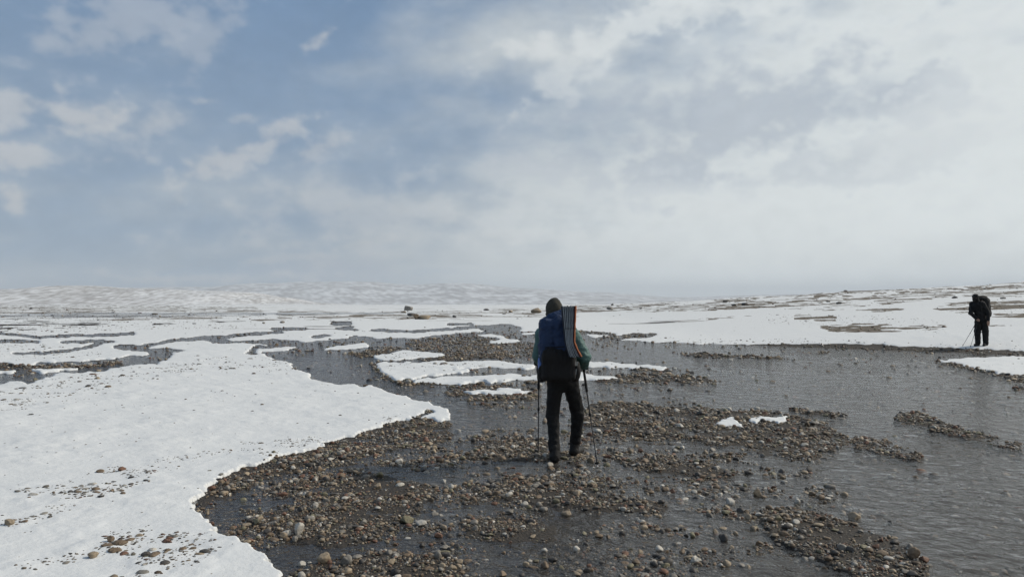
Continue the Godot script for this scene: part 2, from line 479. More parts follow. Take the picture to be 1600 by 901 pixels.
# photo x, y, half width, half height, slope, strength
const PUFFS := [
	[505, 55, 44, 17, -0.55, 0.75], [535, 25, 18, 20, -0.9, 0.45], [120, 185, 75, 24, -0.10, 0.85], [40, 165, 55, 28, -0.35, 0.75], [30, 250, 36, 20, 0.1, 0.8],
	[22, 312, 22, 24, -0.3, 0.85], [240, 195, 60, 26, -0.3, 0.55], [170, 250, 70, 22, -0.2, 0.5], [350, 250, 70, 20, -0.38, 0.75], [430, 218, 50, 24, -0.5, 0.75],
	[490, 235, 40, 18, -0.4, 0.55], [320, 158, 26, 7, -0.15, 0.5], [380, 184, 26, 8, -0.1, 0.4], [277, 320, 12, 18, -0.6, 0.45], [150, 60, 110, 50, -0.4, 0.45], [310, 70, 40, 60, -0.6, 0.36],
	[1000, 40, 190, 34, -0.30, 0.85], [1140, 8, 150, 24, -0.05, 0.8], [900, 90, 90, 50, -0.7, 0.6], [1540, 32, 70, 15, -0.12, 0.75], [1420, 56, 26, 9, -0.3, 0.6], [1500, 200, 160, 45, -0.18, 0.65],
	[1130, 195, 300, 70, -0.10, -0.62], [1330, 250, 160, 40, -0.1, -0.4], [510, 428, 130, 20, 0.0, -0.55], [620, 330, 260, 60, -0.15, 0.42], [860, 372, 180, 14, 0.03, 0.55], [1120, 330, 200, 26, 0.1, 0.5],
	[1570, 130, 80, 40, 0.0, 0.5], [570, 378, 60, 12, -0.22, 0.6], [440, 402, 70, 9, -0.12, 0.5], [700, 340, 60, 26, -0.2, 0.5], [280, 436, 180, 14, -0.02, 0.75],
]
var puffs := []

func prepare_sky() -> void:
	sky_noise.seed = 11
	sky_noise.frequency = 1.0
	sky_noise.noise_type = FastNoiseLite.TYPE_SIMPLEX_SMOOTH
	sky_noise.fractal_type = FastNoiseLite.FRACTAL_FBM
	sky_noise.fractal_octaves = 6
	sky_noise.fractal_gain = 0.55
	sky_wisp.seed = 5
	sky_wisp.frequency = 1.0
	sky_wisp.noise_type = FastNoiseLite.TYPE_SIMPLEX_SMOOTH
	sky_wisp.fractal_type = FastNoiseLite.FRACTAL_FBM
	sky_wisp.fractal_octaves = 4
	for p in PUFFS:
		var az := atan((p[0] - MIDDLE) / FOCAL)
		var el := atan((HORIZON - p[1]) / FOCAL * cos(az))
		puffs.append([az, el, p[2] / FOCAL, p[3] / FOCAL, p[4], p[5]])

func sky_color(az: float, el: float) -> Color:
	var dir := Vector3(sin(az) * cos(el), sin(el), -cos(az) * cos(el))
	# stretch towards the horizon as a layer of cloud does
	var layer := dir / (0.22 + maxf(dir.y, 0.0))
	var q := Vector3(layer.x, 0.0, layer.z) * 1.1
	var n := sky_noise.get_noise_3d(q.x * 0.9 + q.z * 0.5, 3.0, q.z * 1.5 - q.x * 0.4)
	var w := sky_noise.get_noise_3d(dir.x * 7.0, dir.y * 12.0, dir.z * 7.0)
	var w2 := sky_wisp.get_noise_3d(dir.x * 24.0, dir.y * 34.0, dir.z * 24.0 + 9.0)
	var up := clampf(el / 0.40, 0.0, 1.0)
	# clear air
	var blue := Color(0.37, 0.46, 0.55).lerp(Color(0.165, 0.265, 0.42), pow(up, 0.75))
	# veil: thick on the right hand and low, thin on the left
	var side := sin(az + 0.12)
	var veil := 0.30 + 0.62 * smoothstep(-0.25, 0.55, side) + 0.45 * (1.0 - smoothstep(0.0, 0.26, el)) * smoothstep(-0.5, 0.1, side) - 0.34 * up * (1.0 - smoothstep(-0.1, 0.3, side))
	veil += 0.62 * n * (0.5 + 0.5 * up) + 0.30 * w
	veil = clampf(veil, 0.0, 1.0)
	veil = veil * veil * (3.0 - 2.0 * veil)
	var grey := Color(0.49, 0.535, 0.565).lerp(Color(0.79, 0.835, 0.835), smoothstep(-0.1, 0.55, side) * 0.75 + 0.45 * (1.0 - up) * smoothstep(-0.2, 0.2, side))
	var c := blue.lerp(grey, veil * 0.93)
	# single clouds
	var bright := 0.0
	var thin := 0.0  # weight of the darker grey-blue shade painted on the clouds
	if absf(az) < 1.0 and el < 0.6:
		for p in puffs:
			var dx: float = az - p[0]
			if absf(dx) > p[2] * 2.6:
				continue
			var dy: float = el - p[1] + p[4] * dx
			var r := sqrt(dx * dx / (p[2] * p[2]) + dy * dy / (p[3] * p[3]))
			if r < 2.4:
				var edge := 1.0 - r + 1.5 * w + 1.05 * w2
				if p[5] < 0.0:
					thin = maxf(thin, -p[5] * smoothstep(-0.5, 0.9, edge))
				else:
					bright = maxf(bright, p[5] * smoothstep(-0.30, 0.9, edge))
	else:
		bright = 0.7 * smoothstep(0.15, 0.55, w + 0.4 * w2)
	var lit := Color(0.555, 0.57, 0.585).lerp(Color(0.74, 0.78, 0.785), smoothstep(-0.1, 0.3, side))
	c = c.lerp(Color(0.36, 0.42, 0.505), thin)      # darker grey-blue cloud banks, their shade painted into the sky colour
	c = c.lerp(lit, bright * 0.80)
	c = c * (1.0 + 0.05 * w2 + 0.05 * w)
	c.a = 1.0
	return c

func fill_sky(im: Image, x0: int, x1: int, y0: int, y1: int, whole_w: int, whole_h: int) -> void:
	for y in range(y0, y1):
		var el := (0.5 - (y + 0.5) / whole_h) * PI
		for x in range(x0, x1):
			var az := wrapf((x + 0.5) / whole_w * TAU, -PI, PI)
			im.set_pixel(x - x0, y - y0, sky_color(az, el).linear_to_srgb())

func build_sky() -> Sky:
	prepare_sky()
	var coarse := Image.create_empty(512, 256, false, Image.FORMAT_RGB8)
	coarse.fill(sky_color(0.0, 0.0).linear_to_srgb())
	fill_sky(coarse, 0, 512, 0, 130, 512, 256)
	coarse.resize(4096, 2048, Image.INTERPOLATE_CUBIC)
	# the panorama's left edge lies straight ahead
	var x0 := -470
	var x1 := 470
	var y0 := 765
	var y1 := 1030
	var fine := Image.create_empty(x1 - x0, y1 - y0, false, Image.FORMAT_RGB8)
	fill_sky(fine, x0, x1, y0, y1, 4096, 2048)
	coarse.blit_rect(fine, Rect2i(0, 0, 470, y1 - y0), Vector2i(4096 - 470, y0))
	coarse.blit_rect(fine, Rect2i(470, 0, 470, y1 - y0), Vector2i(0, y0))
	var pano := PanoramaSkyMaterial.new()
	pano.panorama = ImageTexture.create_from_image(coarse)
	var sky := Sky.new()
	sky.sky_material = pano
	return sky

# ---------------------------------------------------------------- solids from distance fields
class Prim:
	var kind := 0              # 0 tapered capsule, 1 ellipsoid, 2 rounded box
	var a := Vector3.ZERO
	var ba := Vector3.ZERO
	var bb := 1.0
	var ra := 0.0
	var rb := 0.0
	var r := Vector3.ONE
	var turn := Basis.IDENTITY
	var k := 0.03
	func dist(p: Vector3) -> float:
		var q := p - a
		if kind == 0:
			var h := clampf(q.dot(ba) / bb, 0.0, 1.0)
			return (q - ba * h).length() - ra - (rb - ra) * h
		q = turn * q
		if kind == 1:
			var k0 := (q / r).length()
			var k1 := (q / (r * r)).length()
			return k0 * (k0 - 1.0) / maxf(k1, 1e-5)
		q = q.abs() - r
		return q.max(Vector3.ZERO).length() + minf(maxf(q.x, maxf(q.y, q.z)), 0.0) - ra

func cap(a: Vector3, b: Vector3, ra: float, rb: float, k := 0.03) -> Prim:
	var p := Prim.new()
	p.a = a; p.ba = b - a; p.bb = maxf(p.ba.length_squared(), 1e-8); p.ra = ra; p.rb = rb; p.k = k
	return p

func egg(c: Vector3, r: Vector3, k := 0.03, turn := Basis.IDENTITY) -> Prim:
	var p := Prim.new()
	p.kind = 1; p.a = c; p.r = r; p.k = k; p.turn = turn.inverse()
	return p

func box(c: Vector3, half_size: Vector3, round_: float, k := 0.03, turn := Basis.IDENTITY) -> Prim:
	var p := Prim.new()
	p.kind = 2; p.a = c; p.r = half_size - Vector3.ONE * round_; p.ra = round_; p.k = k; p.turn = turn.inverse()
	return p

var folds := FastNoiseLite.new()

func field(p: Vector3, prims: Array, crease: float, cut_low: float, cut_high: float, stretch: Vector3) -> float:
	var d := 10.0
	for q: Prim in prims:
		var e := q.dist(p)
		if d > 5.0:
			d = e
			continue
		var h := clampf(0.5 + 0.5 * (d - e) / q.k, 0.0, 1.0)
		d = lerpf(d, e, h) - q.k * h * (1.0 - h)
	if crease > 0.0 and absf(d) < 0.06:
		var s := p * stretch
		d += crease * (folds.get_noise_3dv(s) + 0.5 * (0.4 - 2.0 * absf(folds.get_noise_3dv(s * 0.6 + Vector3(31, 7, 3)))))
	return maxf(maxf(d, cut_low - p.y), p.y - cut_high)

func solid(prims: Array, cell: float, crease := 0.0, cut_low := -9.0, cut_high := 9.0, stretch := Vector3.ONE) -> ArrayMesh:
	var lo := Vector3.ONE * 1e9
	var hi := -lo
	for q: Prim in prims:
		var big := Vector3.ONE * maxf(q.ra, q.rb)
		var ends := [q.a - big, q.a + big, q.a + q.ba - big, q.a + q.ba + big] if q.kind == 0 else [q.a - Vector3.ONE * (q.r.length() + q.ra), q.a + Vector3.ONE * (q.r.length() + q.ra)]
		for e: Vector3 in ends:
			lo = lo.min(e)
			hi = hi.max(e)
	lo -= Vector3.ONE * cell * 3.0
	hi += Vector3.ONE * cell * 3.0
	lo.y = maxf(lo.y, cut_low - cell * 3.0)
	hi.y = minf(hi.y, cut_high + cell * 3.0)
	const B := 4
	var blocks := Vector3i((hi - lo) / (cell * B)) + Vector3i.ONE
	var nx := blocks.x * B + 1
	var ny := blocks.y * B + 1
	var nz := blocks.z * B + 1
	var value := PackedFloat32Array()
	value.resize(nx * ny * nz)
	value.fill(1.0)
	var active: Array[Vector3i] = []
	var lists := []
	var limit := cell * B * 1.25 + crease * 2.0 + 0.01
	for bz in blocks.z:
		for by in blocks.y:
			for bx in blocks.x:
				var middle := lo + (Vector3(bx, by, bz) + Vector3.ONE * 0.5) * cell * B
				var d := 1e9
				var ds := []
				for q: Prim in prims:
					var e := q.dist(middle)
					ds.append(e)
					d = minf(d, e)
				var near := []
				for i in prims.size():
					if ds[i] < d + cell * B * 1.75 + 2.0 * prims[i].k:
						near.append(prims[i])
				d = field(middle, near, 0.0, cut_low, cut_high, stretch)
				if absf(d) < limit:
					active.append(Vector3i(bx, by, bz))
					lists.append(near)
				elif d < 0.0:
					for z in range(bz * B, bz * B + B + 1):
						for y in range(by * B, by * B + B + 1):
							for x in range(bx * B, bx * B + B + 1):
								value[(z * ny + y) * nx + x] = -1.0
	var done := PackedByteArray()
	done.resize(value.size())
	for n in active.size():
		var b := active[n]
		var near: Array = lists[n]
		for z in range(b.z * B, b.z * B + B + 1):
			for y in range(b.y * B, b.y * B + B + 1):
				for x in range(b.x * B, b.x * B + B + 1):
					var at := (z * ny + y) * nx + x
					if done[at] == 0:
						done[at] = 1
						value[at] = field(lo + Vector3(x, y, z) * cell, near, crease, cut_low, cut_high, stretch)
	var verts := PackedVector3Array()
	var ids := PackedInt32Array()
	ids.resize(value.size())
	ids.fill(-1)
	var cells: Array[Vector3i] = []
	var corners := [0, 1, nx, nx + 1, nx * ny, nx * ny + 1, nx * ny + nx, nx * ny + nx + 1]
	for b in active:
		for z in range(b.z * B, b.z * B + B):
			for y in range(b.y * B, b.y * B + B):
				for x in range(b.x * B, b.x * B + B):
					var at := (z * ny + y) * nx + x
					var inside := 0
					for o8 in corners:
						if value[at + o8] < 0.0:
							inside += 1
					if inside == 0 or inside == 8:
						continue
					var sum := Vector3.ZERO
					var hits := 0
					for e in EDGES:
						var p0: Vector3i = e[0]
						var p1: Vector3i = e[1]
						var v0 := value[at + (p0.z * ny + p0.y) * nx + p0.x]
						var v1 := value[at + (p1.z * ny + p1.y) * nx + p1.x]
						if (v0 < 0.0) != (v1 < 0.0):
							sum += Vector3(p0).lerp(Vector3(p1), v0 / (v0 - v1))
							hits += 1
					if hits > 0:
						ids[at] = verts.size()
						verts.append(lo + (Vector3(x, y, z) + sum / hits) * cell)
						cells.append(Vector3i(x, y, z))
	var index := PackedInt32Array()
	for c in cells:
		var at := (c.z * ny + c.y) * nx + c.x
		if c.x < 1 or c.y < 1 or c.z < 1:
			continue
		var v0 := value[at] < 0.0
		for axis in 3:
			var step: int = [1, nx, nx * ny][axis]
			var s1: int = [nx, nx * ny, 1][axis]
			var s2: int = [nx * ny, 1, nx][axis]
			var v1 := value[at + step] < 0.0
			if v0 == v1:
				continue
			var a := ids[at]
			var b2 := ids[at - s1]
			var c2 := ids[at - s1 - s2]
			var d2 := ids[at - s2]
			if mini(mini(a, b2), mini(c2, d2)) < 0:
				continue
			if v0:
				index.append_array([a, c2, b2, a, d2, c2])
			else:
				index.append_array([a, b2, c2, a, c2, d2])
	return smooth_mesh(verts, index)

const EDGES := [
	[Vector3i(0, 0, 0), Vector3i(1, 0, 0)], [Vector3i(0, 1, 0), Vector3i(1, 1, 0)], [Vector3i(0, 0, 1), Vector3i(1, 0, 1)], [Vector3i(0, 1, 1), Vector3i(1, 1, 1)],
	[Vector3i(0, 0, 0), Vector3i(0, 1, 0)], [Vector3i(1, 0, 0), Vector3i(1, 1, 0)], [Vector3i(0, 0, 1), Vector3i(0, 1, 1)], [Vector3i(1, 0, 1), Vector3i(1, 1, 1)],
	[Vector3i(0, 0, 0), Vector3i(0, 0, 1)], [Vector3i(1, 0, 0), Vector3i(1, 0, 1)], [Vector3i(0, 1, 0), Vector3i(0, 1, 1)], [Vector3i(1, 1, 0), Vector3i(1, 1, 1)],
]

func smooth_mesh(verts: PackedVector3Array, index: PackedInt32Array) -> ArrayMesh:
	var normal := PackedVector3Array()
	normal.resize(verts.size())
	for i in range(0, index.size(), 3):
		var n := (verts[index[i + 2]] - verts[index[i]]).cross(verts[index[i + 1]] - verts[index[i]])
		for k in 3:
			normal[index[i + k]] += n
	for i in normal.size():
		normal[i] = normal[i].normalized()
	var arrays := []
	arrays.resize(Mesh.ARRAY_MAX)
	arrays[Mesh.ARRAY_VERTEX] = verts
	arrays[Mesh.ARRAY_NORMAL] = normal
	arrays[Mesh.ARRAY_INDEX] = index
	var am := ArrayMesh.new()
	am.add_surface_from_arrays(Mesh.PRIMITIVE_TRIANGLES, arrays)
	return am

# a tube through points, radius at each
func tube(points: Array, radii: Array, sides := 10) -> ArrayMesh:
	var v := PackedVector3Array()
	var index := PackedInt32Array()
	for i in points.size():
		var ahead: Vector3 = (points[mini(i + 1, points.size() - 1)] - points[maxi(i - 1, 0)]).normalized()
		var u := ahead.cross(Vector3.RIGHT if absf(ahead.x) < 0.8 else Vector3.UP).normalized()
		var w := ahead.cross(u)
		for s in sides:
			var a := TAU * s / sides
			v.append(points[i] + (u * cos(a) + w * sin(a)) * radii[i])
	for i in points.size() - 1:
		for s in sides:
			var a := i * sides + s
			var b := i * sides + (s + 1) % sides
			index.append_array([a, b, a + sides, b, b + sides, a + sides])
	for e in 2:
		var first := 0 if e == 0 else (points.size() - 1) * sides
		for s in range(1, sides - 1):
			index.append_array([first, first + s + 1, first + s] if e == 0 else [first, first + s, first + s + 1])
	return smooth_mesh(v, index)

# ---------------------------------------------------------------- stones
func stone_mesh(seed_: int, times: int, planes: int, rough: float) -> ArrayMesh:
	var g := (1.0 + sqrt(5.0)) / 2.0
	var v: Array[Vector3] = [Vector3(-1, g, 0), Vector3(1, g, 0), Vector3(-1, -g, 0), Vector3(1, -g, 0), Vector3(0, -1, g), Vector3(0, 1, g), Vector3(0, -1, -g), Vector3(0, 1, -g), Vector3(g, 0, -1), Vector3(g, 0, 1), Vector3(-g, 0, -1), Vector3(-g, 0, 1)]
	var f := [0, 11, 5, 0, 5, 1, 0, 1, 7, 0, 7, 10, 0, 10, 11, 1, 5, 9, 5, 11, 4, 11, 10, 2, 10, 7, 6, 7, 1, 8, 3, 9, 4, 3, 4, 2, 3, 2, 6, 3, 6, 8, 3, 8, 9, 4, 9, 5, 2, 4, 11, 6, 2, 10, 8, 6, 7, 9, 8, 1]
	for t in times:
		var mid := {}
		var out := []
		for i in range(0, f.size(), 3):
			var m := []
			for e in [[0, 1], [1, 2], [2, 0]]:
				var a: int = mini(f[i + e[0]], f[i + e[1]])
				var b: int = maxi(f[i + e[0]], f[i + e[1]])
				var key := a * 100000 + b
				if not mid.has(key):
					mid[key] = v.size()
					v.append((v[a] + v[b]) * 0.5)
				m.append(mid[key])
			out.append_array([f[i], m[0], m[2], f[i + 1], m[1], m[0], f[i + 2], m[2], m[1], m[0], m[1], m[2]])
		f = out
	var r := RandomNumberGenerator.new()
	r.seed = seed_
	var cuts := []
	for i in planes:
		cuts.append([Vector3(r.randfn(), r.randfn(), r.randfn()).normalized(), r.randf_range(0.5, 0.95)])
	var n := FastNoiseLite.new()
	n.seed = seed_
	n.frequency = 0.9
	var verts := PackedVector3Array()
	for p in v:
		var u := p.normalized()
		var far := 1.0
		for c in cuts:
			var along: float = u.dot(c[0])
			if along > 0.05:
				var e: float = c[1] / along
				var h := clampf(0.5 + 0.5 * (far - e) / 0.06, 0.0, 1.0)
				far = lerpf(far, e, h) - 0.06 * h * (1.0 - h)
		verts.append(u * far * (1.0 + rough * n.get_noise_3dv(u * 1.6) + rough * 0.4 * n.get_noise_3dv(u * 5.0)))
	# front faces run clockwise
	var index := PackedInt32Array()
	for i in range(0, f.size(), 3):
		index.append_array([f[i], f[i + 2], f[i + 1]])
	return smooth_mesh(verts, index)

const STONE_COLORS := [   # linear base colour, share, word
	[0.145, 0.106, 0.070, 27, "brown"], [0.066, 0.060, 0.054, 19, "dark grey"], [0.190, 0.174, 0.150, 17, "grey"], [0.25, 0.20, 0.14, 15, "tan"],
	[0.135, 0.072, 0.046, 8, "rust red"], [0.38, 0.36, 0.32, 8, "pale"], [0.155, 0.140, 0.090, 6, "olive"],
]

func pick_color() -> int:
	var n := rng.randi_range(0, 99)
	for i in STONE_COLORS.size():
		n -= STONE_COLORS[i][3]
		if n < 0:
			return i
	return 0

func stone_basis(r: float, flat: float) -> Basis:
	var spin := Basis(Vector3(rng.randfn(), rng.randfn(), rng.randfn()).normalized(), rng.randf() * TAU)
	var grow := Basis.from_scale(Vector3(r * rng.randf_range(0.8, 1.35), r * flat, r * rng.randf_range(0.75, 1.1)))
	return Basis(Vector3.UP, rng.randf() * TAU) * grow * spin

func multi(called: String, mesh: Mesh, list: Array, material: Material, label: String, category: String) -> void:
	var mm := MultiMesh.new()
	mm.transform_format = MultiMesh.TRANSFORM_3D
	mm.use_colors = true
	mm.mesh = mesh
	mm.instance_count = list.size()
	for i in list.size():
		mm.set_instance_transform(i, list[i][0])
		mm.set_instance_color(i, list[i][1])
	var o := MultiMeshInstance3D.new()
	o.name = numbered(called)
	o.multimesh = mm
	o.material_override = material
	add_child(o, true)
	tag(o, label, category, "", "stuff")

func build_stones(m_copy: StandardMaterial3D, m_single: Array) -> void:
	rng.seed = 77
	var shapes := []
	for i in 6:
		shapes.append(stone_mesh(100 + i, 2, 5 + i, 0.10))
	var all := []           # [apparent size, transform, colour index, tint, snow?]
	# scattered over the ground, evenly in each band of distance
	var bands := [[3.6, 6.5, 2900, 0.0076], [6.5, 9.5, 2400, 0.0086], [9.5, 14.0, 1400, 0.0108], [14.0, 21.0, 560, 0.0155], [21.0, 34.0, 330, 0.0165], [34.0, 60.0, 95, 0.022], [60.0, 110.0, 14.0, 0.036], [110.0, 260.0, 0.8, 0.10]]
	for b in bands:
		var z0: float = b[0]
		var z1: float = b[1]
		var wide := 0.78 * z1 + 0.5
		var n := int((z1 - z0) * wide * 2.0 * b[2])
		for i in n:
			var d := rng.randf_range(z0, z1)
			var x := rng.randf_range(-wide, wide)
			var lot := rng.randf()
			var size := rng.randf()
			if absf(x) > 0.76 * d + 0.4:
				continue
			look_up(MIDDLE + FOCAL * x / d, HORIZON + FOCAL * (EYE - base_height(x, d)) / d)
			if lot > maxf(m_gravel * 2.1, maxf(m_speck * 0.34, m_bare * 0.03)) + 0.03:
				continue
			survey(x, d)
			var clump := g_clump
			var radius: float = b[3] * (0.45 + 0.9 * size + 0.6 * pow(size, 5.0) + 2.6 * pow(size, 24.0))
			if g_cover > 0.12:
				var chance := 0.003 + 0.34 * m_speck * clampf(0.25 + 2.6 * clump, 0.0, 1.0)
				if z0 > 20.0:
					chance = 0.0012 + 0.22 * m_speck * clampf(0.1 + 2.6 * clump, 0.0, 1.0) + 0.03 * m_bare
				if lot > chance:
					continue
				radius *= rng.randf_range(0.8, 1.5)
				var c := pick_color()
				all.append([radius / d, Transform3D(stone_basis(radius, rng.randf_range(0.3, 0.6)), Vector3(x, g_snow + radius * rng.randf_range(-0.12, 0.10), -d)), c, rng.randf_range(0.45, 0.95), true])
			else:
				if g_cover > -0.05 and m_snow > 0.6:
					continue
				var want := m_gravel * clampf(0.74 + 1.7 * clump, 0.1, 1.0)
				if m_gravel < 0.7:
					want = minf(1.0, m_gravel * 1.7) * clampf(0.44 + 1.5 * clump, 0.0, 1.2) + 0.012
				if lot > want:
					continue
				if g_bed + 1.3 * radius < -0.012 and lot > 0.05:
					continue
				var lift := rng.randf_range(-0.05, 0.55) * radius
				all.append([radius / d, Transform3D(stone_basis(radius, rng.randf_range(0.4, 0.95)), Vector3(x, g_bed + lift, -d)), pick_color(), rng.randf_range(0.7, 1.5), false])
	stage("stones %d" % all.size())
	# the stones that show largest are single things
	all.sort_custom(func(p, q): return p[0] > q[0])
	var singles := 0
	var gravel := [[], [], []]
	var specks := []
	for s in all:
		var at: Vector3 = s[1].origin
		var seen := absf(at.x / -at.z) < 0.665 and at.z < -4.75
		var base: Array = STONE_COLORS[s[2]]
		if seen and singles < 262:
			var o := mesh_node("stone", shapes[singles % 6], m_single[s[2]])
			o.transform = s[1]
			var px := MIDDLE + FOCAL * at.x / -at.z
			var py := HORIZON + FOCAL * EYE / -at.z
			var where := "among the shallow pools before the near hiker"
			if s[4]:
				where = "poking through the left snowfield" if py > 760.0 else "on the upper part of the left snowfield"
			elif px < 710.0:
				where = "on the gravel along the left snowfield" if py < 755.0 or px < 400.0 else "on the broad bar before the left snowfield" if py < 858.0 else "on the gravel off the near tip of the snow"
			elif py < 728.0 and px > 880.0 and px < 1345.0:
				where = "on the large gravel bar with two snow patches"
			elif px > 1170.0 and py > 780.0:
				where = "on the gravel bar beside the right water"
			elif px > 1300.0:
				where = "in the open water on the right"
			elif py < 728.0:
				where = "on the small bar at the hiker's feet"
			var word: String = base[4] if s[0] < 0.0052 else "large " + base[4]
			tag(o, "%s stone %s" % [word, where], "stone", "%s stones %s" % [word, where])
			singles += 1
			continue
		var col := Color(base[0] * s[3], base[1] * s[3], base[2] * s[3])
		if s[4]:
			specks.append([s[1], col])
		else:
			gravel[rng.randi() % 3].append([s[1], col])
	for i in 3:
		multi("gravel", shapes[i * 2], gravel[i], m_copy, ["rounded brown and grey pebbles heaped on the gravel bars", "angular brown pebbles mixed into the gravel bars", "small mixed pebbles between the larger stream stones"][i], "gravel")
	multi("gravel", stone_mesh(131, 1, 10, 0.1), specks, m_copy, "small dark stones poking through the thin snow", "gravel")

func single_stone(px: float, py: float, wide: float, high: float, color: int, label: String, shape: Mesh, materials: Array, called := "stone", turn := 0.0) -> void:
	# px, py: middle of the foot in the photograph; wide, high in its pixels
	var p := ground_at(px, py)
	survey(p.x, -p.z)
	var scale_ := -p.z / FOCAL
	var r := wide * 0.5 * scale_
	var h := high * scale_
	var y := maxf(g_bed, g_snow if g_cover > 0.0 else -1.0)
	var o := mesh_node(called, shape, materials[color])
	o.transform = Transform3D(Basis(Vector3.UP, turn) * Basis.from_scale(Vector3(r * 1.08, h * 0.62, r * 0.9)), Vector3(p.x, y + h * 0.36, p.z - r * 0.5))
	tag(o, label, "boulder" if called == "boulder" else "stone")

func build_marked_stones(materials: Array) -> void:
	var shapes := []
	for i in 8:
		shapes.append(stone_mesh(300 + i, 3, 7 + i, 0.08))
	var list := [
		[637, 485, 14, 9, 2, "lone grey boulder standing upright on the far snow plain", "boulder"],
		[650, 499, 12, 9, 0, "dark brown block at the end of the tan outcrop", "boulder"],
		[663, 499, 24, 7, 3, "low tan rock outcrop on the snowy plain", "boulder"],
		[642, 494, 18, 5, 1, "flat dark slab behind the tan outcrop", "boulder"],
		[838, 489, 17, 9, 3, "tan boulder on the plain beside the near hiker's head", "boulder"],
		[953, 484, 11, 5, 2, "small grey boulder at the foot of the right slope", "boulder"],
		[957, 477, 5, 3, 1, "tiny dark boulder on the snow above a small grey boulder", "boulder"],
		[1134, 472, 10, 4, 1, "low dark boulder on the brown part of the right slope", "boulder"],
		[1166, 477, 13, 5, 1, "dark grey boulder below the low one on the right slope", "boulder"],
		[1482, 439, 17, 4, 1, "broad dark boulder on the skyline of the right slope", "boulder"],
		[1371, 445, 8, 4, 1, "small dark boulder on the skyline of the right slope", "boulder"],
		[1444, 446, 6, 2.5, 2, "tiny grey boulder on the skyline between two dark ones", "boulder"],
		[1322, 455, 7, 2.5, 2, "flat grey boulder just under the skyline", "boulder"],
		[1206, 456, 5, 3, 1, "tiny dark boulder low on the skyline of the right slope", "boulder"],
		[1280, 456, 8, 3, 2, "grey boulder near the skyline with snow around it", "boulder"],
		[1495, 466, 11, 4, 1, "dark boulder on the slope behind the far hiker", "boulder"],
		[1570, 467, 9, 3, 1, "dark boulder beside the brown strip behind the far hiker", "boulder"],
		[1313, 475, 11, 3.5, 1, "dark flat boulder in the middle of the right snow slope", "boulder"],
		[1295, 472, 8, 2.5, 2, "thin grey boulder beside the dark flat one on the slope", "boulder"],
		[760, 485, 10, 3, 1, "dark flat boulder on the plain right of the lone grey boulder", "boulder"],
		[709, 496, 8, 4, 1, "dark boulder on the plain beside the tan outcrop", "boulder"],
		[440, 505, 8, 3.5, 2, "small grey boulder on the open snow of the plain", "boulder"],
		[411, 506, 6, 3, 2, "smaller grey boulder on the open snow of the plain", "boulder"],
		[47, 483, 6, 3.5, 1, "dark boulder on the plain before the left hill", "boulder"],
		[447, 839, 17, 12, 5, "pale rounded stone at the back of a cluster in water", "stone"],
		[466, 838, 20, 18, 5, "large pale cream stone in a cluster standing in water", "stone"],
		[441, 842, 13, 11, 3, "tan stone leaning against two pale stones in water", "stone"],
		[460, 846, 12, 9, 2, "grey stone in front of two pale stones in water", "stone"],
		[634, 818, 22, 13, 6, "yellowish olive stone standing in the shallow stream", "stone"],
		[658, 822, 20, 9, 5, "flat pale stone beside the yellowish olive stone", "stone"],
		[685, 839, 16, 9, 4, "rust red stone alone in shallow dark water", "stone"],
		[693, 753, 11, 7, 5, "white stone in the water beside the hiker's shadow", "stone"],
		[505, 880, 22, 17, 3, "angular tan stone near the edge of the snow", "stone"],
		[540, 884, 22, 15, 2, "angular grey stone beside the tan one near the snow", "stone"],
		[470, 884, 14, 10, 5, "pale stone in water near the tip of the snow", "stone"],
		[1441, 735, 20, 9, 4, "dark red stone behind a brown one in open water", "stone"],
		[1434, 746, 19, 10, 0, "brown stone in front of a dark red one in open water", "stone"],
		[1463, 742, 17, 10, 1, "dark grey stone beside a red and a brown one in open water", "stone"],
		[1394, 742, 12, 7, 1, "dark round stone alone in the open water", "stone"],
		[1184, 774, 14, 15, 3, "upright tan stone standing in shallow water", "stone"],
		[1141, 788, 17, 14, 5, "pale block standing in shallow water", "stone"],
		[1337, 810, 24, 14, 3, "pinkish tan stone at the head of a gravel bar", "stone"],
		[1432, 876, 21, 18, 0, "round orange brown stone at the edge of the right water", "stone"],
		[1247, 786, 11, 9, 5, "pale grey stone alone in shallow water", "stone"],
		[887, 805, 18, 10, 3, "flat tan stone in the hiker's reflection", "stone"],
		[901, 859, 12, 9, 5, "cream white stone in the hiker's reflection", "stone"],
		[850, 862, 13, 9, 5, "pale stone left of the hiker's reflection", "stone"],
		[187, 740, 15, 7, 4, "dark red stone half buried in the snow", "stone"],
		[10, 826, 16, 10, 3, "tan stone on the snow beside a band of dark stones", "stone"],
		[170, 854, 14, 9, 0, "brown stone poking out of the snow among small dark ones", "stone"],
		[143, 877, 18, 9, 3, "tan stone on the near snow among small dark ones", "stone"],
	]
	var k := 0
	for s in list:
		single_stone(s[0], s[1], s[2], s[3], s[4], s[5], shapes[k % 8], materials, s[6], k * 1.7)
		k += 1

# ---------------------------------------------------------------- materials
func noise_texture(seed_: int, frequency: float, octaves: int, kind: int, stops: Array, size := 512, as_normal := false, bump := 6.0) -> Texture2D:
	var n := FastNoiseLite.new()
	n.seed = seed_
	n.frequency = frequency
	n.noise_type = kind
	n.fractal_type = FastNoiseLite.FRACTAL_FBM
	n.fractal_octaves = octaves
	var t := NoiseTexture2D.new()
	t.width = size
	t.height = size
	t.seamless = true
	t.noise = n
	if as_normal:
		t.as_normal_map = true
		t.bump_strength = bump
	elif stops.size() > 0:
		var g := Gradient.new()
		g.offsets = PackedFloat32Array(stops.map(func(s): return s[0]))
		g.colors = PackedColorArray(stops.map(func(s): return lin(s[1], s[2], s[3])))
		t.color_ramp = g
	return t

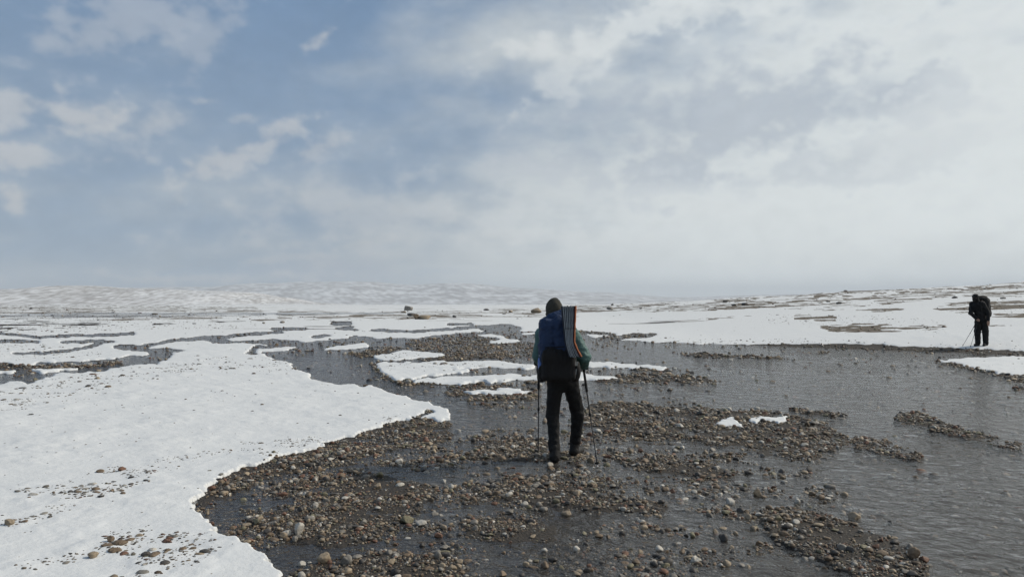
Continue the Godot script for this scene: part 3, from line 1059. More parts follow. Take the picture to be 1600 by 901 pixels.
func plain(color: Color, rough: float, specular := 0.4) -> StandardMaterial3D:
	var m := StandardMaterial3D.new()
	m.albedo_color = color
	m.roughness = rough
	m.metallic_specular = specular
	return m

func triplanar(m: StandardMaterial3D, scale_: float, world := true) -> void:
	m.uv1_triplanar = true
	m.uv1_world_triplanar = world
	m.uv1_scale = Vector3.ONE * scale_

func cloth(r: float, g: float, b: float, rough := 0.85, weave := 10.0) -> StandardMaterial3D:
	var m := plain(lin(r, g, b), rough, 0.35)
	m.albedo_texture = noise_texture(3, 0.02, 5, FastNoiseLite.TYPE_SIMPLEX_SMOOTH, [[0.0, 0.72, 0.72, 0.72], [1.0, 1.0, 1.0, 1.0]], 256)
	m.normal_enabled = true
	m.normal_texture = weave_normal
	m.normal_scale = 0.7
	triplanar(m, weave * 0.4, false)
	return m

var weave_normal: Texture2D

# ---------------------------------------------------------------- people and their gear
func hand(at: Vector3, pole: Vector3, out_: Vector3) -> Array:
	# a fist closed round a pole: palm on the side of out_, four fingers curling round, thumb over the top
	var up := pole.normalized()
	var o := (out_ - up * out_.dot(up)).normalized()
	var f := up.cross(o).normalized()
	var list := [box(at + o * 0.030 - up * 0.005, Vector3(0.026, 0.042, 0.030), 0.02, 0.012, Basis(o, up, f))]
	var lengths := [0.9, 1.0, 0.96, 0.8]
	for i in 4:
		var y := up * (0.030 - 0.021 * i)
		var l: float = lengths[i]
		var a := at + y + o * 0.026 + f * 0.022
		var b := at + y + f * 0.034 * l - o * 0.006
		var c := at + y - o * 0.028 * l + f * 0.010
		var e := at + y - o * 0.020 * l - f * 0.016
		list.append(cap(a, b, 0.0095, 0.009, 0.004))
		list.append(cap(b, c, 0.009, 0.0085, 0.004))
		list.append(cap(c, e, 0.0085, 0.0075, 0.004))
	list.append(cap(at + o * 0.03 + up * 0.025 - f * 0.018, at + o * 0.004 + up * 0.046 - f * 0.026, 0.012, 0.0105, 0.006))
	list.append(cap(at + o * 0.004 + up * 0.046 - f * 0.026, at - o * 0.024 + up * 0.042 - f * 0.006, 0.0105, 0.009, 0.006))
	return list

func trekking_pole(handle: Vector3, tip: Vector3, label: String, group: String, shaft_color: StandardMaterial3D, grip_color: StandardMaterial3D, metal: StandardMaterial3D) -> void:
	var o := thing("trekking_pole", tip)
	var along := handle - tip
	var long := along.length()
	var dir := along / long
	mesh_node("lower_shaft", tube([dir * 0.03, dir * (long * 0.52)], [0.0060, 0.0065]), shaft_color, o)
	mesh_node("upper_shaft", tube([dir * (long * 0.50), dir * (long - 0.06)], [0.0082, 0.0086]), shaft_color, o)
	mesh_node("clamp", tube([dir * (long * 0.495), dir * (long * 0.50), dir * (long * 0.525), dir * (long * 0.53)], [0.008, 0.013, 0.013, 0.008]), grip_color, o)
	mesh_node("tip", tube([Vector3.ZERO, dir * 0.012, dir * 0.035], [0.002, 0.0045, 0.0062]), metal, o)
	mesh_node("basket", tube([dir * 0.05, dir * 0.055, dir * 0.066, dir * 0.07], [0.008, 0.022, 0.020, 0.008], 14), grip_color, o)
	mesh_node("grip", tube([dir * (long - 0.30), dir * (long - 0.29), dir * (long - 0.10), dir * (long - 0.04), dir * (long + 0.03), dir * (long + 0.07), dir * (long + 0.08)], [0.010, 0.0145, 0.0135, 0.0155, 0.0145, 0.019, 0.012], 12), grip_color, o)
	var side := dir.cross(Vector3(0, 0, 1)).normalized()
	mesh_node("strap", tube([dir * (long + 0.05), dir * (long + 0.02) + side * 0.035, dir * (long - 0.06) + side * 0.045, dir * (long - 0.09) + side * 0.02], [0.005, 0.005, 0.005, 0.005], 6), grip_color, o)
	tag(o, label, "trekking pole", group)

func near_hiker(m: Dictionary) -> void:
	const TALL := 0.943
	var at := Vector3(0.449, -0.008, -8.157)
	var left_hand := Vector3(-0.165, 1.09, -0.24)
	var right_hand := Vector3(0.345, 1.045, -0.19)
	var left_tip := Vector3(-0.176, -0.02, -0.14)
	var right_tip := Vector3(0.452, -0.02, 0.35)
	var p := thing("person", at)
	p.scale = Vector3.ONE * TALL
	tag(p, "hiker in teal jacket and black trousers walking away through the stream", "person")
	# body, from the head to the feet in one piece
	var body := [
		egg(Vector3(0.0, 1.685, -0.035), Vector3(0.077, 0.112, 0.096), 0.02), cap(Vector3(0.0, 1.60, -0.125), Vector3(0, 1.63, -0.12), 0.03, 0.03, 0.04),
		cap(Vector3(0.0, 1.67, -0.125), Vector3(0.0, 1.645, -0.145), 0.011, 0.016, 0.02), egg(Vector3(-0.08, 1.665, -0.03), Vector3(0.012, 0.034, 0.02), 0.01), egg(Vector3(0.08, 1.665, -0.03), Vector3(0.012, 0.034, 0.02), 0.01),
		cap(Vector3(0.005, 1.61, -0.03), Vector3(0.02, 1.44, -0.02), 0.058, 0.062, 0.04),
		egg(Vector3(0.04, 1.27, -0.02), Vector3(0.165, 0.24, 0.105), 0.05), egg(Vector3(0.09, 0.97, -0.01), Vector3(0.16, 0.14, 0.105), 0.08),
		cap(Vector3(-0.14, 1.42, -0.02), Vector3(-0.175, 1.17, 0.02), 0.046, 0.04), cap(Vector3(-0.175, 1.17, 0.02), left_hand + Vector3(0.0, 0.0, 0.05), 0.04, 0.028),
		cap(Vector3(0.19, 1.42, -0.02), Vector3(0.325, 1.16, 0.03), 0.046, 0.04), cap(Vector3(0.325, 1.16, 0.03), right_hand + Vector3(0.0, 0.0, 0.05), 0.04, 0.028),
		cap(Vector3(0.02, 0.9, 0.02), Vector3(-0.01, 0.52, 0.0), 0.08, 0.056), cap(Vector3(-0.01, 0.52, 0.0), Vector3(0.0, 0.08, 0.10), 0.054, 0.04), cap(Vector3(0.0, 0.06, 0.11), Vector3(0.0, 0.05, -0.08), 0.035, 0.03),
		cap(Vector3(0.18, 0.9, 0.0), Vector3(0.278, 0.5, -0.15), 0.08, 0.056), cap(Vector3(0.278, 0.5, -0.15), Vector3(0.25, 0.1, -0.22), 0.054, 0.04), cap(Vector3(0.25, 0.06, -0.22), Vector3(0.31, 0.05, -0.36), 0.035, 0.03),
	]
	mesh_node("body", solid(body, 0.012), m.skin, p)
	var gloves := hand(left_hand, left_hand - left_tip, Vector3(-1, 0, 0.3))
	var gloves2 := hand(right_hand, right_hand - right_tip, Vector3(1, 0, 0.3))
	mesh_node("glove", solid(gloves, 0.005), m.black, p)
	mesh_node("glove", solid(gloves2, 0.005), m.black, p)
	var jacket := [
		egg(Vector3(0.035, 1.27, -0.02), Vector3(0.195, 0.27, 0.14), 0.05), egg(Vector3(0.075, 1.02, -0.01), Vector3(0.20, 0.2, 0.15), 0.08),
		cap(Vector3(-0.13, 1.425, -0.02), Vector3(0.175, 1.43, -0.02), 0.072, 0.072, 0.05),
		cap(Vector3(-0.145, 1.41, -0.02), Vector3(-0.178, 1.17, 0.025), 0.070, 0.064, 0.04), cap(Vector3(-0.178, 1.17, 0.025), left_hand + Vector3(0.0, 0.012, 0.075), 0.064, 0.047, 0.03),
		cap(Vector3(0.205, 1.42, -0.01), Vector3(0.330, 1.165, 0.04), 0.082, 0.077, 0.04), cap(Vector3(0.325, 1.165, 0.03), right_hand + Vector3(0.0, 0.012, 0.07), 0.074, 0.055, 0.03),
		cap(Vector3(0.01, 1.46, -0.03), Vector3(0.004, 1.56, -0.04), 0.085, 0.076, 0.04), egg(Vector3(-0.02, 1.51, 0.055), Vector3(0.115, 0.06, 0.065), 0.04),
	]
	mesh_node("jacket", solid(jacket, 0.011, 0.011, 0.89, 1.585, Vector3(9, 14, 9)), m.teal, p)
	var trousers := [
		egg(Vector3(0.095, 0.92, 0.0), Vector3(0.18, 0.15, 0.135), 0.06),
		cap(Vector3(0.015, 0.88, 0.02), Vector3(-0.018, 0.52, 0.0), 0.094, 0.070, 0.035), cap(Vector3(-0.018, 0.52, 0.0), Vector3(0.0, 0.12, 0.10), 0.070, 0.060, 0.03),
		cap(Vector3(0.18, 0.88, 0.0), Vector3(0.278, 0.5, -0.15), 0.094, 0.072, 0.035), cap(Vector3(0.278, 0.5, -0.15), Vector3(0.258, 0.16, -0.22), 0.072, 0.062, 0.03),
	]
	mesh_node("trousers", solid(trousers, 0.011, 0.012, 0.10, 1.02, Vector3(8, 11, 8)), m.black, p)
	for b in [[Vector3(0.0, 0.05, 0.125), Vector3(-0.005, 0.042, -0.12), Vector3(0.0, 0.17, 0.10)], [Vector3(0.242, 0.05, -0.205), Vector3(0.33, 0.042, -0.42), Vector3(0.25, 0.19, -0.225)]]:
		var boot := mesh_node("boot", solid([cap(b[0], b[1], 0.052, 0.046, 0.03), cap(b[0] + Vector3(0, 0.02, 0), b[2], 0.054, 0.056, 0.03)], 0.009, 0.004, 0.012, 0.2, Vector3(12, 12, 12)), m.boot, p)
		mesh_node("sole", solid([cap(b[0], b[1], 0.056, 0.050, 0.02)], 0.008, 0.0, -0.004, 0.016), m.rubber, boot)
	var beanie := [egg(Vector3(0.002, 1.70, -0.033), Vector3(0.090, 0.132, 0.110), 0.02), cap(Vector3(0.002, 1.66, -0.03), Vector3(0.002, 1.70, -0.033), 0.089, 0.090, 0.03)]
	var hat := mesh_node("beanie", solid(beanie, 0.009, 0.006, 1.612, 1.9, Vector3(14, 8, 14)), m.wool, p)
	mesh_node("brim", solid([egg(Vector3(0.002, 1.645, -0.032), Vector3(0.099, 0.05, 0.112), 0.02)], 0.008, 0.003, 1.622, 1.668, Vector3(20, 6, 20)), m.wool, hat)

	# backpack
	var b0 := thing("backpack", at)
	b0.scale = Vector3.ONE * TALL
	tag(b0, "blue and black rolltop backpack on the near hiker's back", "backpack")
	mesh_node("upper_pack", solid([box(Vector3(-0.088, 1.355, 0.235), Vector3(0.090, 0.25, 0.112), 0.07, 0.03), box(Vector3(0.080, 1.37, 0.247), Vector3(0.118, 0.262, 0.128), 0.08, 0.010)], 0.010, 0.020, -9.0, 9.0, Vector3(8, 8, 8)), m.blue, b0)
	mesh_node("roll_top", solid([cap(Vector3(-0.10, 1.575, 0.19), Vector3(0.09, 1.655, 0.17), 0.045, 0.05, 0.02), egg(Vector3(0.03, 1.60, 0.18), Vector3(0.10, 0.07, 0.07), 0.03)], 0.010, 0.010, -9.0, 9.0, Vector3(14, 14, 14)), m.blue, b0)
	mesh_node("stuff_pocket", solid([box(Vector3(0.030, 1.085, 0.255), Vector3(0.190, 0.172, 0.125), 0.075, 0.03), box(Vector3(0.03, 1.20, 0.27), Vector3(0.165, 0.085, 0.115), 0.06, 0.04)], 0.010, 0.012, -9.0, 9.0, Vector3(22, 5, 12)), m.mesh_black, b0)
	mesh_node("side_pocket", solid([egg(Vector3(0.215, 1.03, 0.24), Vector3(0.065, 0.115, 0.09), 0.03)], 0.010, 0.012, -9.0, 1.13, Vector3(14, 8, 14)), m.mesh_black, b0)
	mesh_node("side_pocket", solid([egg(Vector3(-0.150, 1.01, 0.22), Vector3(0.055, 0.115, 0.085), 0.03)], 0.010, 0.012, -9.0, 1.11, Vector3(14, 8, 14)), m.mesh_black, b0)
	for i in 9:
		var x := -0.12 + i * 0.034
		mesh_node("pleat", tube([Vector3(x * 0.95, 1.285 + 0.012 * sin(i * 2.1), 0.352), Vector3(x, 1.22, 0.378), Vector3(x * 1.03 + 0.004 * sin(i * 1.3), 1.13, 0.384)], [0.004, 0.007, 0.003], 6), m.mesh_black, b0)
	for s in [-1, 1]:
		mesh_node("shoulder_strap", tube([Vector3(0.03 + s * 0.085, 1.50, 0.13), Vector3(0.03 + s * 0.10, 1.535, 0.03), Vector3(0.03 + s * 0.105, 1.50, -0.10), Vector3(0.03 + s * 0.12, 1.36, -0.165), Vector3(0.03 + s * 0.15, 1.2, -0.13), Vector3(0.03 + s * 0.19, 1.12, 0.02), Vector3(0.03 + s * 0.17, 1.06, 0.14)], [0.018, 0.024, 0.024, 0.022, 0.014, 0.010, 0.010], 8), m.black, b0)
	mesh_node("compression_strap", tube([Vector3(-0.172, 1.30, 0.22), Vector3(-0.12, 1.29, 0.345), Vector3(0.0, 1.295, 0.37), Vector3(0.12, 1.30, 0.375)], [0.006, 0.006, 0.006, 0.006], 6), m.black, b0)
	mesh_node("compression_strap", tube([Vector3(0.235, 1.14, 0.36), Vector3(0.225, 1.08, 0.34), Vector3(0.215, 1.0, 0.335)], [0.004, 0.004, 0.004], 6), m.pale_cloth, b0)
	mesh_node("buckle", solid([box(Vector3(0.222, 1.075, 0.345), Vector3(0.012, 0.018, 0.008), 0.004)], 0.004), m.black, b0)
	# water bottles in its side pockets
	var w := thing("water_bottle", at + Vector3(0.195, 1.0, 0.30) * TALL)
	w.scale = Vector3.ONE * TALL
	mesh_node("bottle_body", tube([Vector3(-0.005, 0, 0), Vector3(-0.005, 0.005, 0), Vector3(-0.006, 0.10, 0.01), Vector3(-0.010, 0.18, 0.02), Vector3(-0.012, 0.205, 0.023), Vector3(-0.012, 0.225, 0.024)], [0.03, 0.036, 0.036, 0.034, 0.02, 0.014], 16), m.plastic, w)
	mesh_node("cap", tube([Vector3(-0.012, 0.222, 0.024), Vector3(-0.0125, 0.245, 0.026)], [0.017, 0.017], 12), m.pale_cloth, w)
	tag(w, "clear grey water bottle in the backpack's side pocket beside the folded mat", "bottle")
	w = thing("water_bottle", at + Vector3(-0.163, 1.02, 0.255) * TALL)
	w.scale = Vector3.ONE * TALL
	mesh_node("bottle_body", tube([Vector3(0, 0, 0), Vector3(0, 0.005, 0), Vector3(-0.004, 0.12, 0), Vector3(-0.005, 0.15, 0), Vector3(-0.005, 0.165, 0)], [0.024, 0.029, 0.029, 0.018, 0.013], 14), m.blue_plastic, w)
	mesh_node("cap", tube([Vector3(-0.005, 0.163, 0), Vector3(-0.005, 0.182, 0)], [0.015, 0.015], 12), m.pale_cloth, w)
	tag(w, "small blue bottle in the backpack's other side pocket", "bottle")
	# folded sleeping mat: panels seen edge on
	var mat := thing("sleeping_mat", at)
	mat.scale = Vector3.ONE * TALL
	tag(mat, "striped folding foam mat with orange edge strapped upright to backpack", "sleeping mat")
	var count := 15
	for i in count:
		var last := i >= count - 2
		var u := (float(i) / (count - 1) - 0.5)
		mesh_node("panel", mat_panel(u, 0.0050 if not last else 0.0075, 0.0 if not last else 0.012, i), m.orange if i == count - 1 else m.maroon if i == count - 2 else m.mat_dark if i % 2 == 0 else m.mat_light, mat)
	mesh_node("strap", tube([Vector3(0.09, 1.50, 0.375), Vector3(0.09, 1.50, 0.512), Vector3(0.21, 1.50, 0.518), Vector3(0.215, 1.50, 0.385)], [0.003, 0.003, 0.003, 0.003], 6), m.black, mat)
	trekking_pole(at + left_hand * TALL, at + left_tip * TALL, "black trekking pole in the near hiker's left hand", "trekking poles of the near hiker", m.shaft, m.black, m.metal)
	trekking_pole(at + right_hand * TALL, at + right_tip * TALL, "black trekking pole in the near hiker's right hand, planted behind him", "trekking poles of the near hiker", m.shaft, m.black, m.metal)

func mat_panel(u: float, thick: float, proud: float, n: int) -> ArrayMesh:
	# a thin foam panel following the bent stack; its near edge faces the viewer
	var st := SurfaceTool.new()
	st.begin(Mesh.PRIMITIVE_TRIANGLES)
	st.set_smooth_group(-1)
	var rows := 14
	var ring := []
	for j in rows + 1:
		var y := lerpf(1.735, 1.195, float(j) / rows)
		var bend := clampf((1.36 - y) / 0.165, 0.0, 1.0)
		var x := lerpf(0.130, 0.140, clampf((1.735 - y) / 0.375, 0.0, 1.0)) + 0.062 * bend * (0.6 + 0.4 * bend)
		var wide := lerpf(0.148, 0.094, clampf((1.735 - y) / 0.375, 0.0, 1.0)) + 0.03 * bend
		var bump := 0.0018 * sin(y * 95.0 + (PI if n % 2 == 0 else 0.0))
		var top := y + 0.006 * sin(n * 2.3) - 0.03 * u * bend + (0.035 * u if bend > 0.0 else 0.0) * bend
		var cx := x + u * wide
		var z0 := 0.365 + 0.004 * sin(n * 1.7)
		var z1 := 0.492 + 0.005 * sin(n * 2.9) + proud
		ring.append([Vector3(cx - thick + bump, top, z0), Vector3(cx + thick + bump, top, z0), Vector3(cx + thick + bump, top, z1 - 0.004), Vector3(cx + bump + thick * 0.4, top, z1), Vector3(cx + bump - thick * 0.4, top, z1), Vector3(cx - thick + bump, top, z1 - 0.004)])
	for j in rows:
		for k in 6:
			var a: Vector3 = ring[j][k]
			var b: Vector3 = ring[j][(k + 1) % 6]
			var c: Vector3 = ring[j + 1][k]
			var e: Vector3 = ring[j + 1][(k + 1) % 6]
			for q in [a, b, c, b, e, c]:
				st.add_vertex(q)
	for j in [0, rows]:
		for k in range(1, 5):
			for q in ([ring[j][0], ring[j][k + 1], ring[j][k]] if j == 0 else [ring[j][0], ring[j][k], ring[j][k + 1]]):
				st.add_vertex(q)
	st.generate_normals()
	return st.commit()

func far_hiker(m: Dictionary) -> void:
	const TALL := 1.038
	var x := 16.49
	var d := 27.0
	survey(x, d)
	var at := Vector3(x, maxf(g_snow, g_bed) - 0.012, -d)
	var face := Vector3(-0.80, 0, 0.60)
	var across := Vector3(0.60, 0, 0.80)
	var p := thing("person", at)
	p.scale = Vector3.ONE * TALL
	tag(p, "hiker in black stooping with poles on the snowy right bank", "person")
	var front_hand := Vector3(-0.165, 0.88, 0.12)
	var other_hand := Vector3(0.105, 0.87, 0.27)
	var body := [
		egg(Vector3(-0.21, 1.635, 0.05), Vector3(0.088, 0.115, 0.088), 0.02), cap(Vector3(-0.285, 1.60, 0.105), Vector3(-0.30, 1.585, 0.117), 0.012, 0.014, 0.02), cap(Vector3(-0.255, 1.555, 0.085), Vector3(-0.24, 1.56, 0.07), 0.034, 0.034, 0.03),
		cap(Vector3(-0.19, 1.58, 0.04), Vector3(-0.12, 1.45, 0.0), 0.056, 0.062, 0.04), cap(Vector3(-0.09, 1.38, 0.0), Vector3(0.02, 0.98, 0.0), 0.13, 0.13, 0.06),
		cap(Vector3(-0.22, 1.43, -0.13), Vector3(-0.315, 1.12, -0.03), 0.045, 0.04), cap(Vector3(-0.315, 1.12, -0.03), front_hand, 0.04, 0.03),
		cap(Vector3(0.0, 1.43, 0.14), Vector3(0.12, 1.14, 0.21), 0.045, 0.04), cap(Vector3(0.12, 1.14, 0.21), other_hand, 0.04, 0.03),
		cap(Vector3(-0.04, 0.9, -0.06), Vector3(-0.075, 0.5, -0.04), 0.085, 0.06), cap(Vector3(-0.075, 0.5, -0.04), Vector3(-0.06, 0.08, -0.05), 0.056, 0.04),
		cap(Vector3(0.09, 0.9, 0.05), Vector3(0.125, 0.5, 0.06), 0.085, 0.06), cap(Vector3(0.125, 0.5, 0.06), Vector3(0.15, 0.08, 0.04), 0.056, 0.04),
	]
	mesh_node("body", solid(body, 0.02), m.skin, p)
	var pole_up := front_hand - Vector3(-0.64, 0.0, 0.25)
	mesh_node("hand", solid(hand(front_hand, pole_up, Vector3(0.5, 0, 0.8)), 0.008), m.skin, p)
	var open := [box(other_hand - Vector3(0, 0.05, 0), Vector3(0.042, 0.05, 0.018), 0.017, 0.01)]
	for i in 4:
		var a := other_hand + Vector3(-0.030 + 0.020 * i, -0.095, 0.0)
		var l: float = [0.058, 0.070, 0.066, 0.050][i]
		open.append(cap(a, a + Vector3(-0.004, -l * 0.55, 0.004), 0.0095, 0.009, 0.004))
		open.append(cap(a + Vector3(-0.004, -l * 0.55, 0.004), a + Vector3(-0.014, -l, 0.014), 0.009, 0.008, 0.004))
	open.append(cap(other_hand + Vector3(-0.036, -0.035, 0.004), other_hand + Vector3(-0.066, -0.085, 0.016), 0.012, 0.009, 0.006))
	mesh_node("hand", solid(open, 0.008), m.skin, p)
	mesh_node("jacket", solid([
		cap(Vector3(-0.10, 1.36, 0.0), Vector3(0.015, 0.98, 0.0), 0.172, 0.165, 0.06), cap(Vector3(-0.20, 1.44, -0.11), Vector3(-0.02, 1.44, 0.12), 0.085, 0.085, 0.05),
		cap(Vector3(-0.22, 1.43, -0.13), Vector3(-0.315, 1.12, -0.03), 0.075, 0.068), cap(Vector3(-0.315, 1.12, -0.03), front_hand + Vector3(-0.03, 0.06, -0.03), 0.068, 0.05),
		cap(Vector3(0.0, 1.43, 0.14), Vector3(0.12, 1.14, 0.21), 0.075, 0.068), cap(Vector3(0.12, 1.14, 0.21), other_hand + Vector3(0.0, 0.03, -0.01), 0.068, 0.052),
		cap(Vector3(-0.12, 1.47, 0.0), Vector3(-0.18, 1.56, 0.03), 0.09, 0.085, 0.04),
	], 0.018, 0.014, 0.84, 1.60, Vector3(8, 10, 8)), m.black, p)
	mesh_node("trousers", solid([
		egg(Vector3(0.025, 0.9, 0.0), Vector3(0.17, 0.15, 0.16), 0.06),
		cap(Vector3(-0.04, 0.86, -0.06), Vector3(-0.078, 0.5, -0.04), 0.115, 0.098), cap(Vector3(-0.078, 0.5, -0.04), Vector3(-0.06, 0.1, -0.05), 0.098, 0.085),
		cap(Vector3(0.09, 0.86, 0.05), Vector3(0.127, 0.5, 0.06), 0.115, 0.098), cap(Vector3(0.127, 0.5, 0.06), Vector3(0.15, 0.1, 0.04), 0.098, 0.085),
	], 0.018, 0.012, 0.07, 0.99, Vector3(8, 11, 8)), m.black, p)
	for b in [[Vector3(-0.04, 0.05, -0.07), Vector3(-0.20, 0.042, 0.03)], [Vector3(0.17, 0.05, 0.03), Vector3(0.03, 0.042, 0.14)]]:
		mesh_node("boot", solid([cap(b[0], b[1], 0.055, 0.048, 0.03), cap(b[0] + Vector3(0, 0.02, 0), b[0] + Vector3(-0.015, 0.12, 0.01), 0.056, 0.058, 0.03)], 0.012, 0.0, 0.0, 0.17), m.boot, p)
	mesh_node("cap", solid([egg(Vector3(-0.20, 1.675, 0.045), Vector3(0.105, 0.10, 0.102), 0.02), cap(Vector3(-0.27, 1.675, 0.095), Vector3(-0.325, 1.655, 0.135), 0.035, 0.02, 0.03)], 0.012, 0.005, 1.628, 1.9, Vector3(12, 12, 12)), m.black, p)
	mesh_node("neck_gaiter", solid([cap(Vector3(-0.15, 1.50, 0.02), Vector3(-0.20, 1.60, 0.05), 0.10, 0.098, 0.03), cap(Vector3(-0.26, 1.57, 0.09), Vector3(-0.285, 1.60, 0.105), 0.04, 0.034, 0.03)], 0.012, 0.004, 1.45, 1.635, Vector3(12, 12, 12)), m.black, p)
	var pack := thing("backpack", at)
	pack.scale = Vector3.ONE * TALL
	tag(pack, "big black backpack on the far hiker's back", "backpack")
	var lean := Basis(across, 0.22) * Basis(Vector3(face.x, 0, face.z), Vector3.UP, across)
	mesh_node("pack_body", solid([box(Vector3(0.215, 1.31, -0.165), Vector3(0.15, 0.34, 0.19), 0.10, 0.05, lean), egg(Vector3(0.30, 1.12, -0.20), Vector3(0.14, 0.19, 0.16), 0.06, lean)], 0.018, 0.016, -9.0, 9.0, Vector3(8, 8, 8)), m.black, pack)
	mesh_node("lid", solid([egg(Vector3(0.125, 1.615, -0.13), Vector3(0.17, 0.09, 0.18), 0.04, lean)], 0.012, 0.012, -9.0, 9.0, Vector3(10, 10, 10)), m.mesh_black, pack)
	mesh_node("side_pocket", solid([egg(Vector3(0.30, 1.05, -0.07), Vector3(0.08, 0.13, 0.07), 0.03, lean)], 0.012, 0.008, -9.0, 1.16, Vector3(10, 10, 10)), m.mesh_black, pack)
	mesh_node("strap", tube([Vector3(0.05, 1.53, 0.03), Vector3(-0.04, 1.535, 0.13), Vector3(-0.12, 1.42, 0.19), Vector3(-0.10, 1.22, 0.17), Vector3(0.03, 1.10, 0.17)], [0.02, 0.022, 0.022, 0.016, 0.012], 8), m.mesh_black, pack)
	trekking_pole(at + front_hand * TALL, at + Vector3(-0.68, -0.02, 0.05), "thin dark trekking pole held slanting by the far hiker", "trekking poles of the far hiker", m.shaft, m.black, m.metal)
	trekking_pole(at + front_hand * TALL + Vector3(0.012, 0.0, 0.03), at + Vector3(-0.65, -0.02, 0.48), "thin dark trekking pole held slanting by the far hiker", "trekking poles of the far hiker", m.shaft, m.black, m.metal)

# ---------------------------------------------------------------- scene
func _ready() -> void:
	started = Time.get_ticks_msec()
	# camera
	var camera := Camera3D.new()
	camera.name = "camera"
	camera.projection = Camera3D.PROJECTION_FRUSTUM
	camera.near = 0.1
	camera.far = 20000.0
	camera.size = 0.1 * 901.0 / FOCAL
	camera.frustum_offset = Vector2(0.0, 0.1 * (HORIZON - 450.5) / FOCAL)
	camera.position = Vector3(0, EYE, 0)
	add_child(camera)
	camera.current = true
	# sky, sun, exposure
	var env := Environment.new()
	env.background_mode = Environment.BG_SKY
	env.sky = build_sky()
	env.tonemap_mode = Environment.TONE_MAPPER_LINEAR
	env.tonemap_exposure = 0.80
	env.background_energy_multiplier = 1.25
	env.sdfgi_enabled = true
	env.ssao_enabled = true
	env.ssil_enabled = true
	env.fog_enabled = true
	env.fog_density = 0.00014
	env.fog_light_color = Color(0.93, 0.965, 1.0)
	var world := WorldEnvironment.new()
	world.name = "world"
	world.environment = env
	add_child(world)
	var sun := DirectionalLight3D.new()
	sun.name = "sun"
	sun.light_energy = 1.35
	sun.light_color = Color(1.0, 0.965, 0.91)
	sun.light_angular_distance = 0.8
	sun.shadow_enabled = true
	add_child(sun)
	sun.look_at_from_position(Vector3(2.15, 1.75, -0.62), Vector3.ZERO)
	stage("sky")

	# noises
	noise_fine.seed = 3
	noise_fine.frequency = 3.2
	noise_fine.fractal_octaves = 3
	noise_mid.seed = 8
	noise_mid.frequency = 0.55
	noise_mid.fractal_octaves = 4
	noise_big.seed = 21
	noise_big.frequency = 0.035
	noise_big.fractal_octaves = 4
	noise_wave.seed = 61
	noise_wave.frequency = 1.7
	noise_wave.fractal_octaves = 3
	folds.seed = 4
	folds.frequency = 1.0
	folds.fractal_octaves = 3

	# materials
	weave_normal = noise_texture(19, 0.05, 3, FastNoiseLite.TYPE_SIMPLEX_SMOOTH, [], 256, true, 5.0)
	var grain := noise_texture(17, 0.03, 6, FastNoiseLite.TYPE_SIMPLEX_SMOOTH, [], 512, true, 5.0)
	var m_ground := plain(Color.WHITE, 0.75, 0.3)
	m_ground.albedo_texture = noise_texture(31, 0.045, 4, FastNoiseLite.TYPE_CELLULAR, [[0.0, 0.015, 0.014, 0.013], [0.35, 0.031, 0.028, 0.025], [0.6, 0.058, 0.047, 0.036], [0.8, 0.035, 0.033, 0.031], [1.0, 0.10, 0.084, 0.065]], 1024)
	m_ground.normal_enabled = true
	m_ground.normal_texture = noise_texture(31, 0.045, 4, FastNoiseLite.TYPE_CELLULAR, [], 1024, true, 8.0)
	triplanar(m_ground, 0.9)
	var m_heath := plain(Color.WHITE, 0.9, 0.2)
	m_heath.albedo_texture = noise_texture(33, 0.02, 5, FastNoiseLite.TYPE_SIMPLEX_SMOOTH, [[0.0, 0.07, 0.062, 0.052], [0.5, 0.135, 0.115, 0.092], [1.0, 0.21, 0.18, 0.145]], 512)
	triplanar(m_heath, 0.25)
	var m_white := plain(lin(0.625, 0.635, 0.635), 0.8, 0.25)
	m_white.albedo_texture = noise_texture(23, 0.11, 4, FastNoiseLite.TYPE_SIMPLEX_SMOOTH, [[0.0, 0.30, 0.27, 0.23], [0.20, 0.55, 0.52, 0.48], [0.27, 0.93, 0.93, 0.93], [1.0, 1.0, 1.0, 1.0]], 1024)
	m_white.normal_enabled = true
	m_white.normal_texture = grain
	m_white.normal_scale = 0.32
	triplanar(m_white, 0.8)
	snow_far = plain(Color.WHITE, 0.9, 0.2)
	snow_far.vertex_color_use_as_albedo = true
	var m_water := StandardMaterial3D.new()
	m_water.albedo_color = Color(lin(0.022, 0.021, 0.019), 0.22)
	m_water.transparency = BaseMaterial3D.TRANSPARENCY_ALPHA
	m_water.roughness = 0.06
	m_water.metallic_specular = 0.37
	m_water.normal_enabled = true
	m_water.normal_texture = noise_texture(41, 0.0075, 6, FastNoiseLite.TYPE_SIMPLEX_SMOOTH, [], 1024, true, 16.0)
	m_water.normal_scale = 1.0
	triplanar(m_water, 0.5)

	# setting
	draw_map()
	stage("map")
	build_land(m_ground, m_heath, m_white)
	stage("land")
	build_water(m_water)
	build_hill("hill", "rounded snow covered hill rising behind the plain", [-700, 476, -420, 466, -200, 468, -60, 470, 0, 462, 60, 452, 130, 447, 250, 452, 330, 455, 390, 457, 430, 464, 480, 473, 560, 477], 2600.0, 900.0, 0.40, Color(0.22, 0.20, 0.18), 1.0)
	build_hill("hill", "blue hazy snow streaked mountain range far behind the plain", [-500, 470, -300, 455, 100, 452, 330, 450, 420, 444, 560, 441, 640, 446, 720, 444, 820, 452, 930, 458, 1050, 466, 1200, 462, 1500, 455, 1800, 460, 2000, 472], 7500.0, 2200.0, 0.5, Color(0.22, 0.20, 0.18), 0.25)
	stage("hills")

	# stones
	var m_copy := plain(Color.WHITE, 0.62, 0.4)
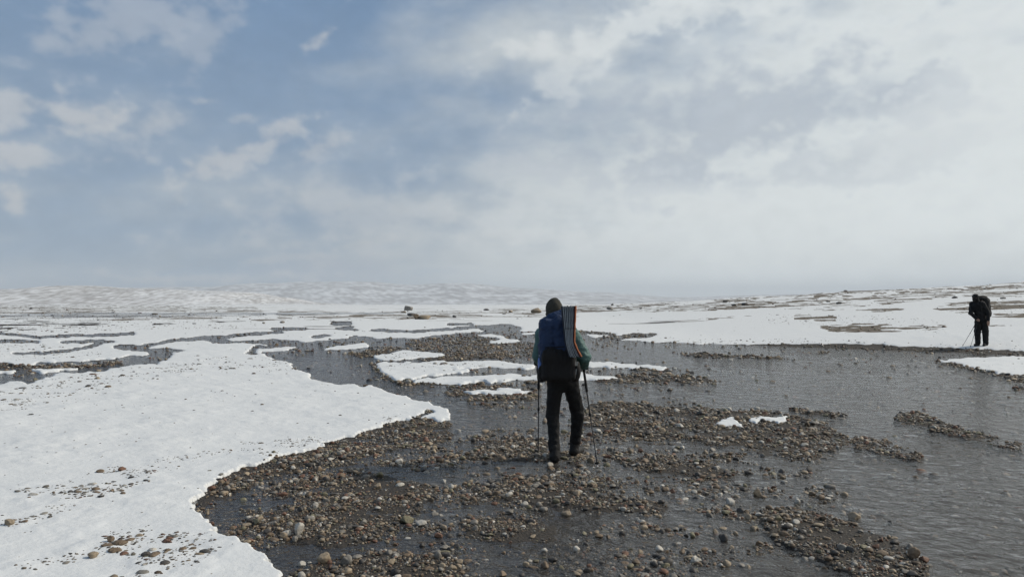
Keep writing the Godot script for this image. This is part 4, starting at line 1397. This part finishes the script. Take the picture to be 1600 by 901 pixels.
	m_copy.vertex_color_use_as_albedo = true
	var mottle := noise_texture(51, 0.03, 5, FastNoiseLite.TYPE_SIMPLEX_SMOOTH, [[0.0, 0.45, 0.45, 0.45], [0.45, 0.8, 0.78, 0.76], [0.7, 1.0, 1.0, 1.0], [1.0, 1.0, 0.98, 0.94]], 512)
	m_copy.albedo_texture = mottle
	triplanar(m_copy, 4.0)
	var m_single := []
	for c in STONE_COLORS:
		var m := plain(lin(c[0] * 1.15, c[1] * 1.15, c[2] * 1.15), 0.65, 0.4)
		m.albedo_texture = mottle
		m.normal_enabled = true
		m.normal_texture = grain
		m.normal_scale = 0.8
		triplanar(m, 3.0)
		m_single.append(m)
	build_stones(m_copy, m_single)
	build_marked_stones(m_single)
	stage("stones built")

	# people
	var clear := plain(Color(0.62, 0.66, 0.68, 0.35), 0.12)
	clear.transparency = BaseMaterial3D.TRANSPARENCY_ALPHA
	var metal := plain(lin(0.35, 0.35, 0.36), 0.35)
	metal.metallic = 1.0
	var gear := {
		"skin": plain(lin(0.36, 0.22, 0.16), 0.55), "black": cloth(0.010, 0.010, 0.0105, 0.8), "teal": cloth(0.065, 0.135, 0.125, 0.6, 7.0),
		"boot": cloth(0.014, 0.013, 0.012, 0.6), "rubber": plain(lin(0.012, 0.012, 0.012), 0.8), "wool": cloth(0.045, 0.043, 0.036, 0.95, 22.0), "blue": cloth(0.016, 0.034, 0.085, 0.7, 8.0),
		"mesh_black": cloth(0.012, 0.0115, 0.012, 0.8, 30.0), "pale_cloth": cloth(0.32, 0.36, 0.38), "plastic": clear, "blue_plastic": plain(lin(0.06, 0.14, 0.40), 0.25), "orange": cloth(0.62, 0.22, 0.10, 0.8),
		"maroon": cloth(0.06, 0.018, 0.018), "mat_dark": cloth(0.024, 0.028, 0.040), "mat_light": cloth(0.27, 0.30, 0.33), "shaft": plain(lin(0.016, 0.016, 0.018), 0.35), "metal": metal,
	}
	near_hiker(gear)
	stage("near hiker")
	far_hiker(gear)
	stage("far hiker")
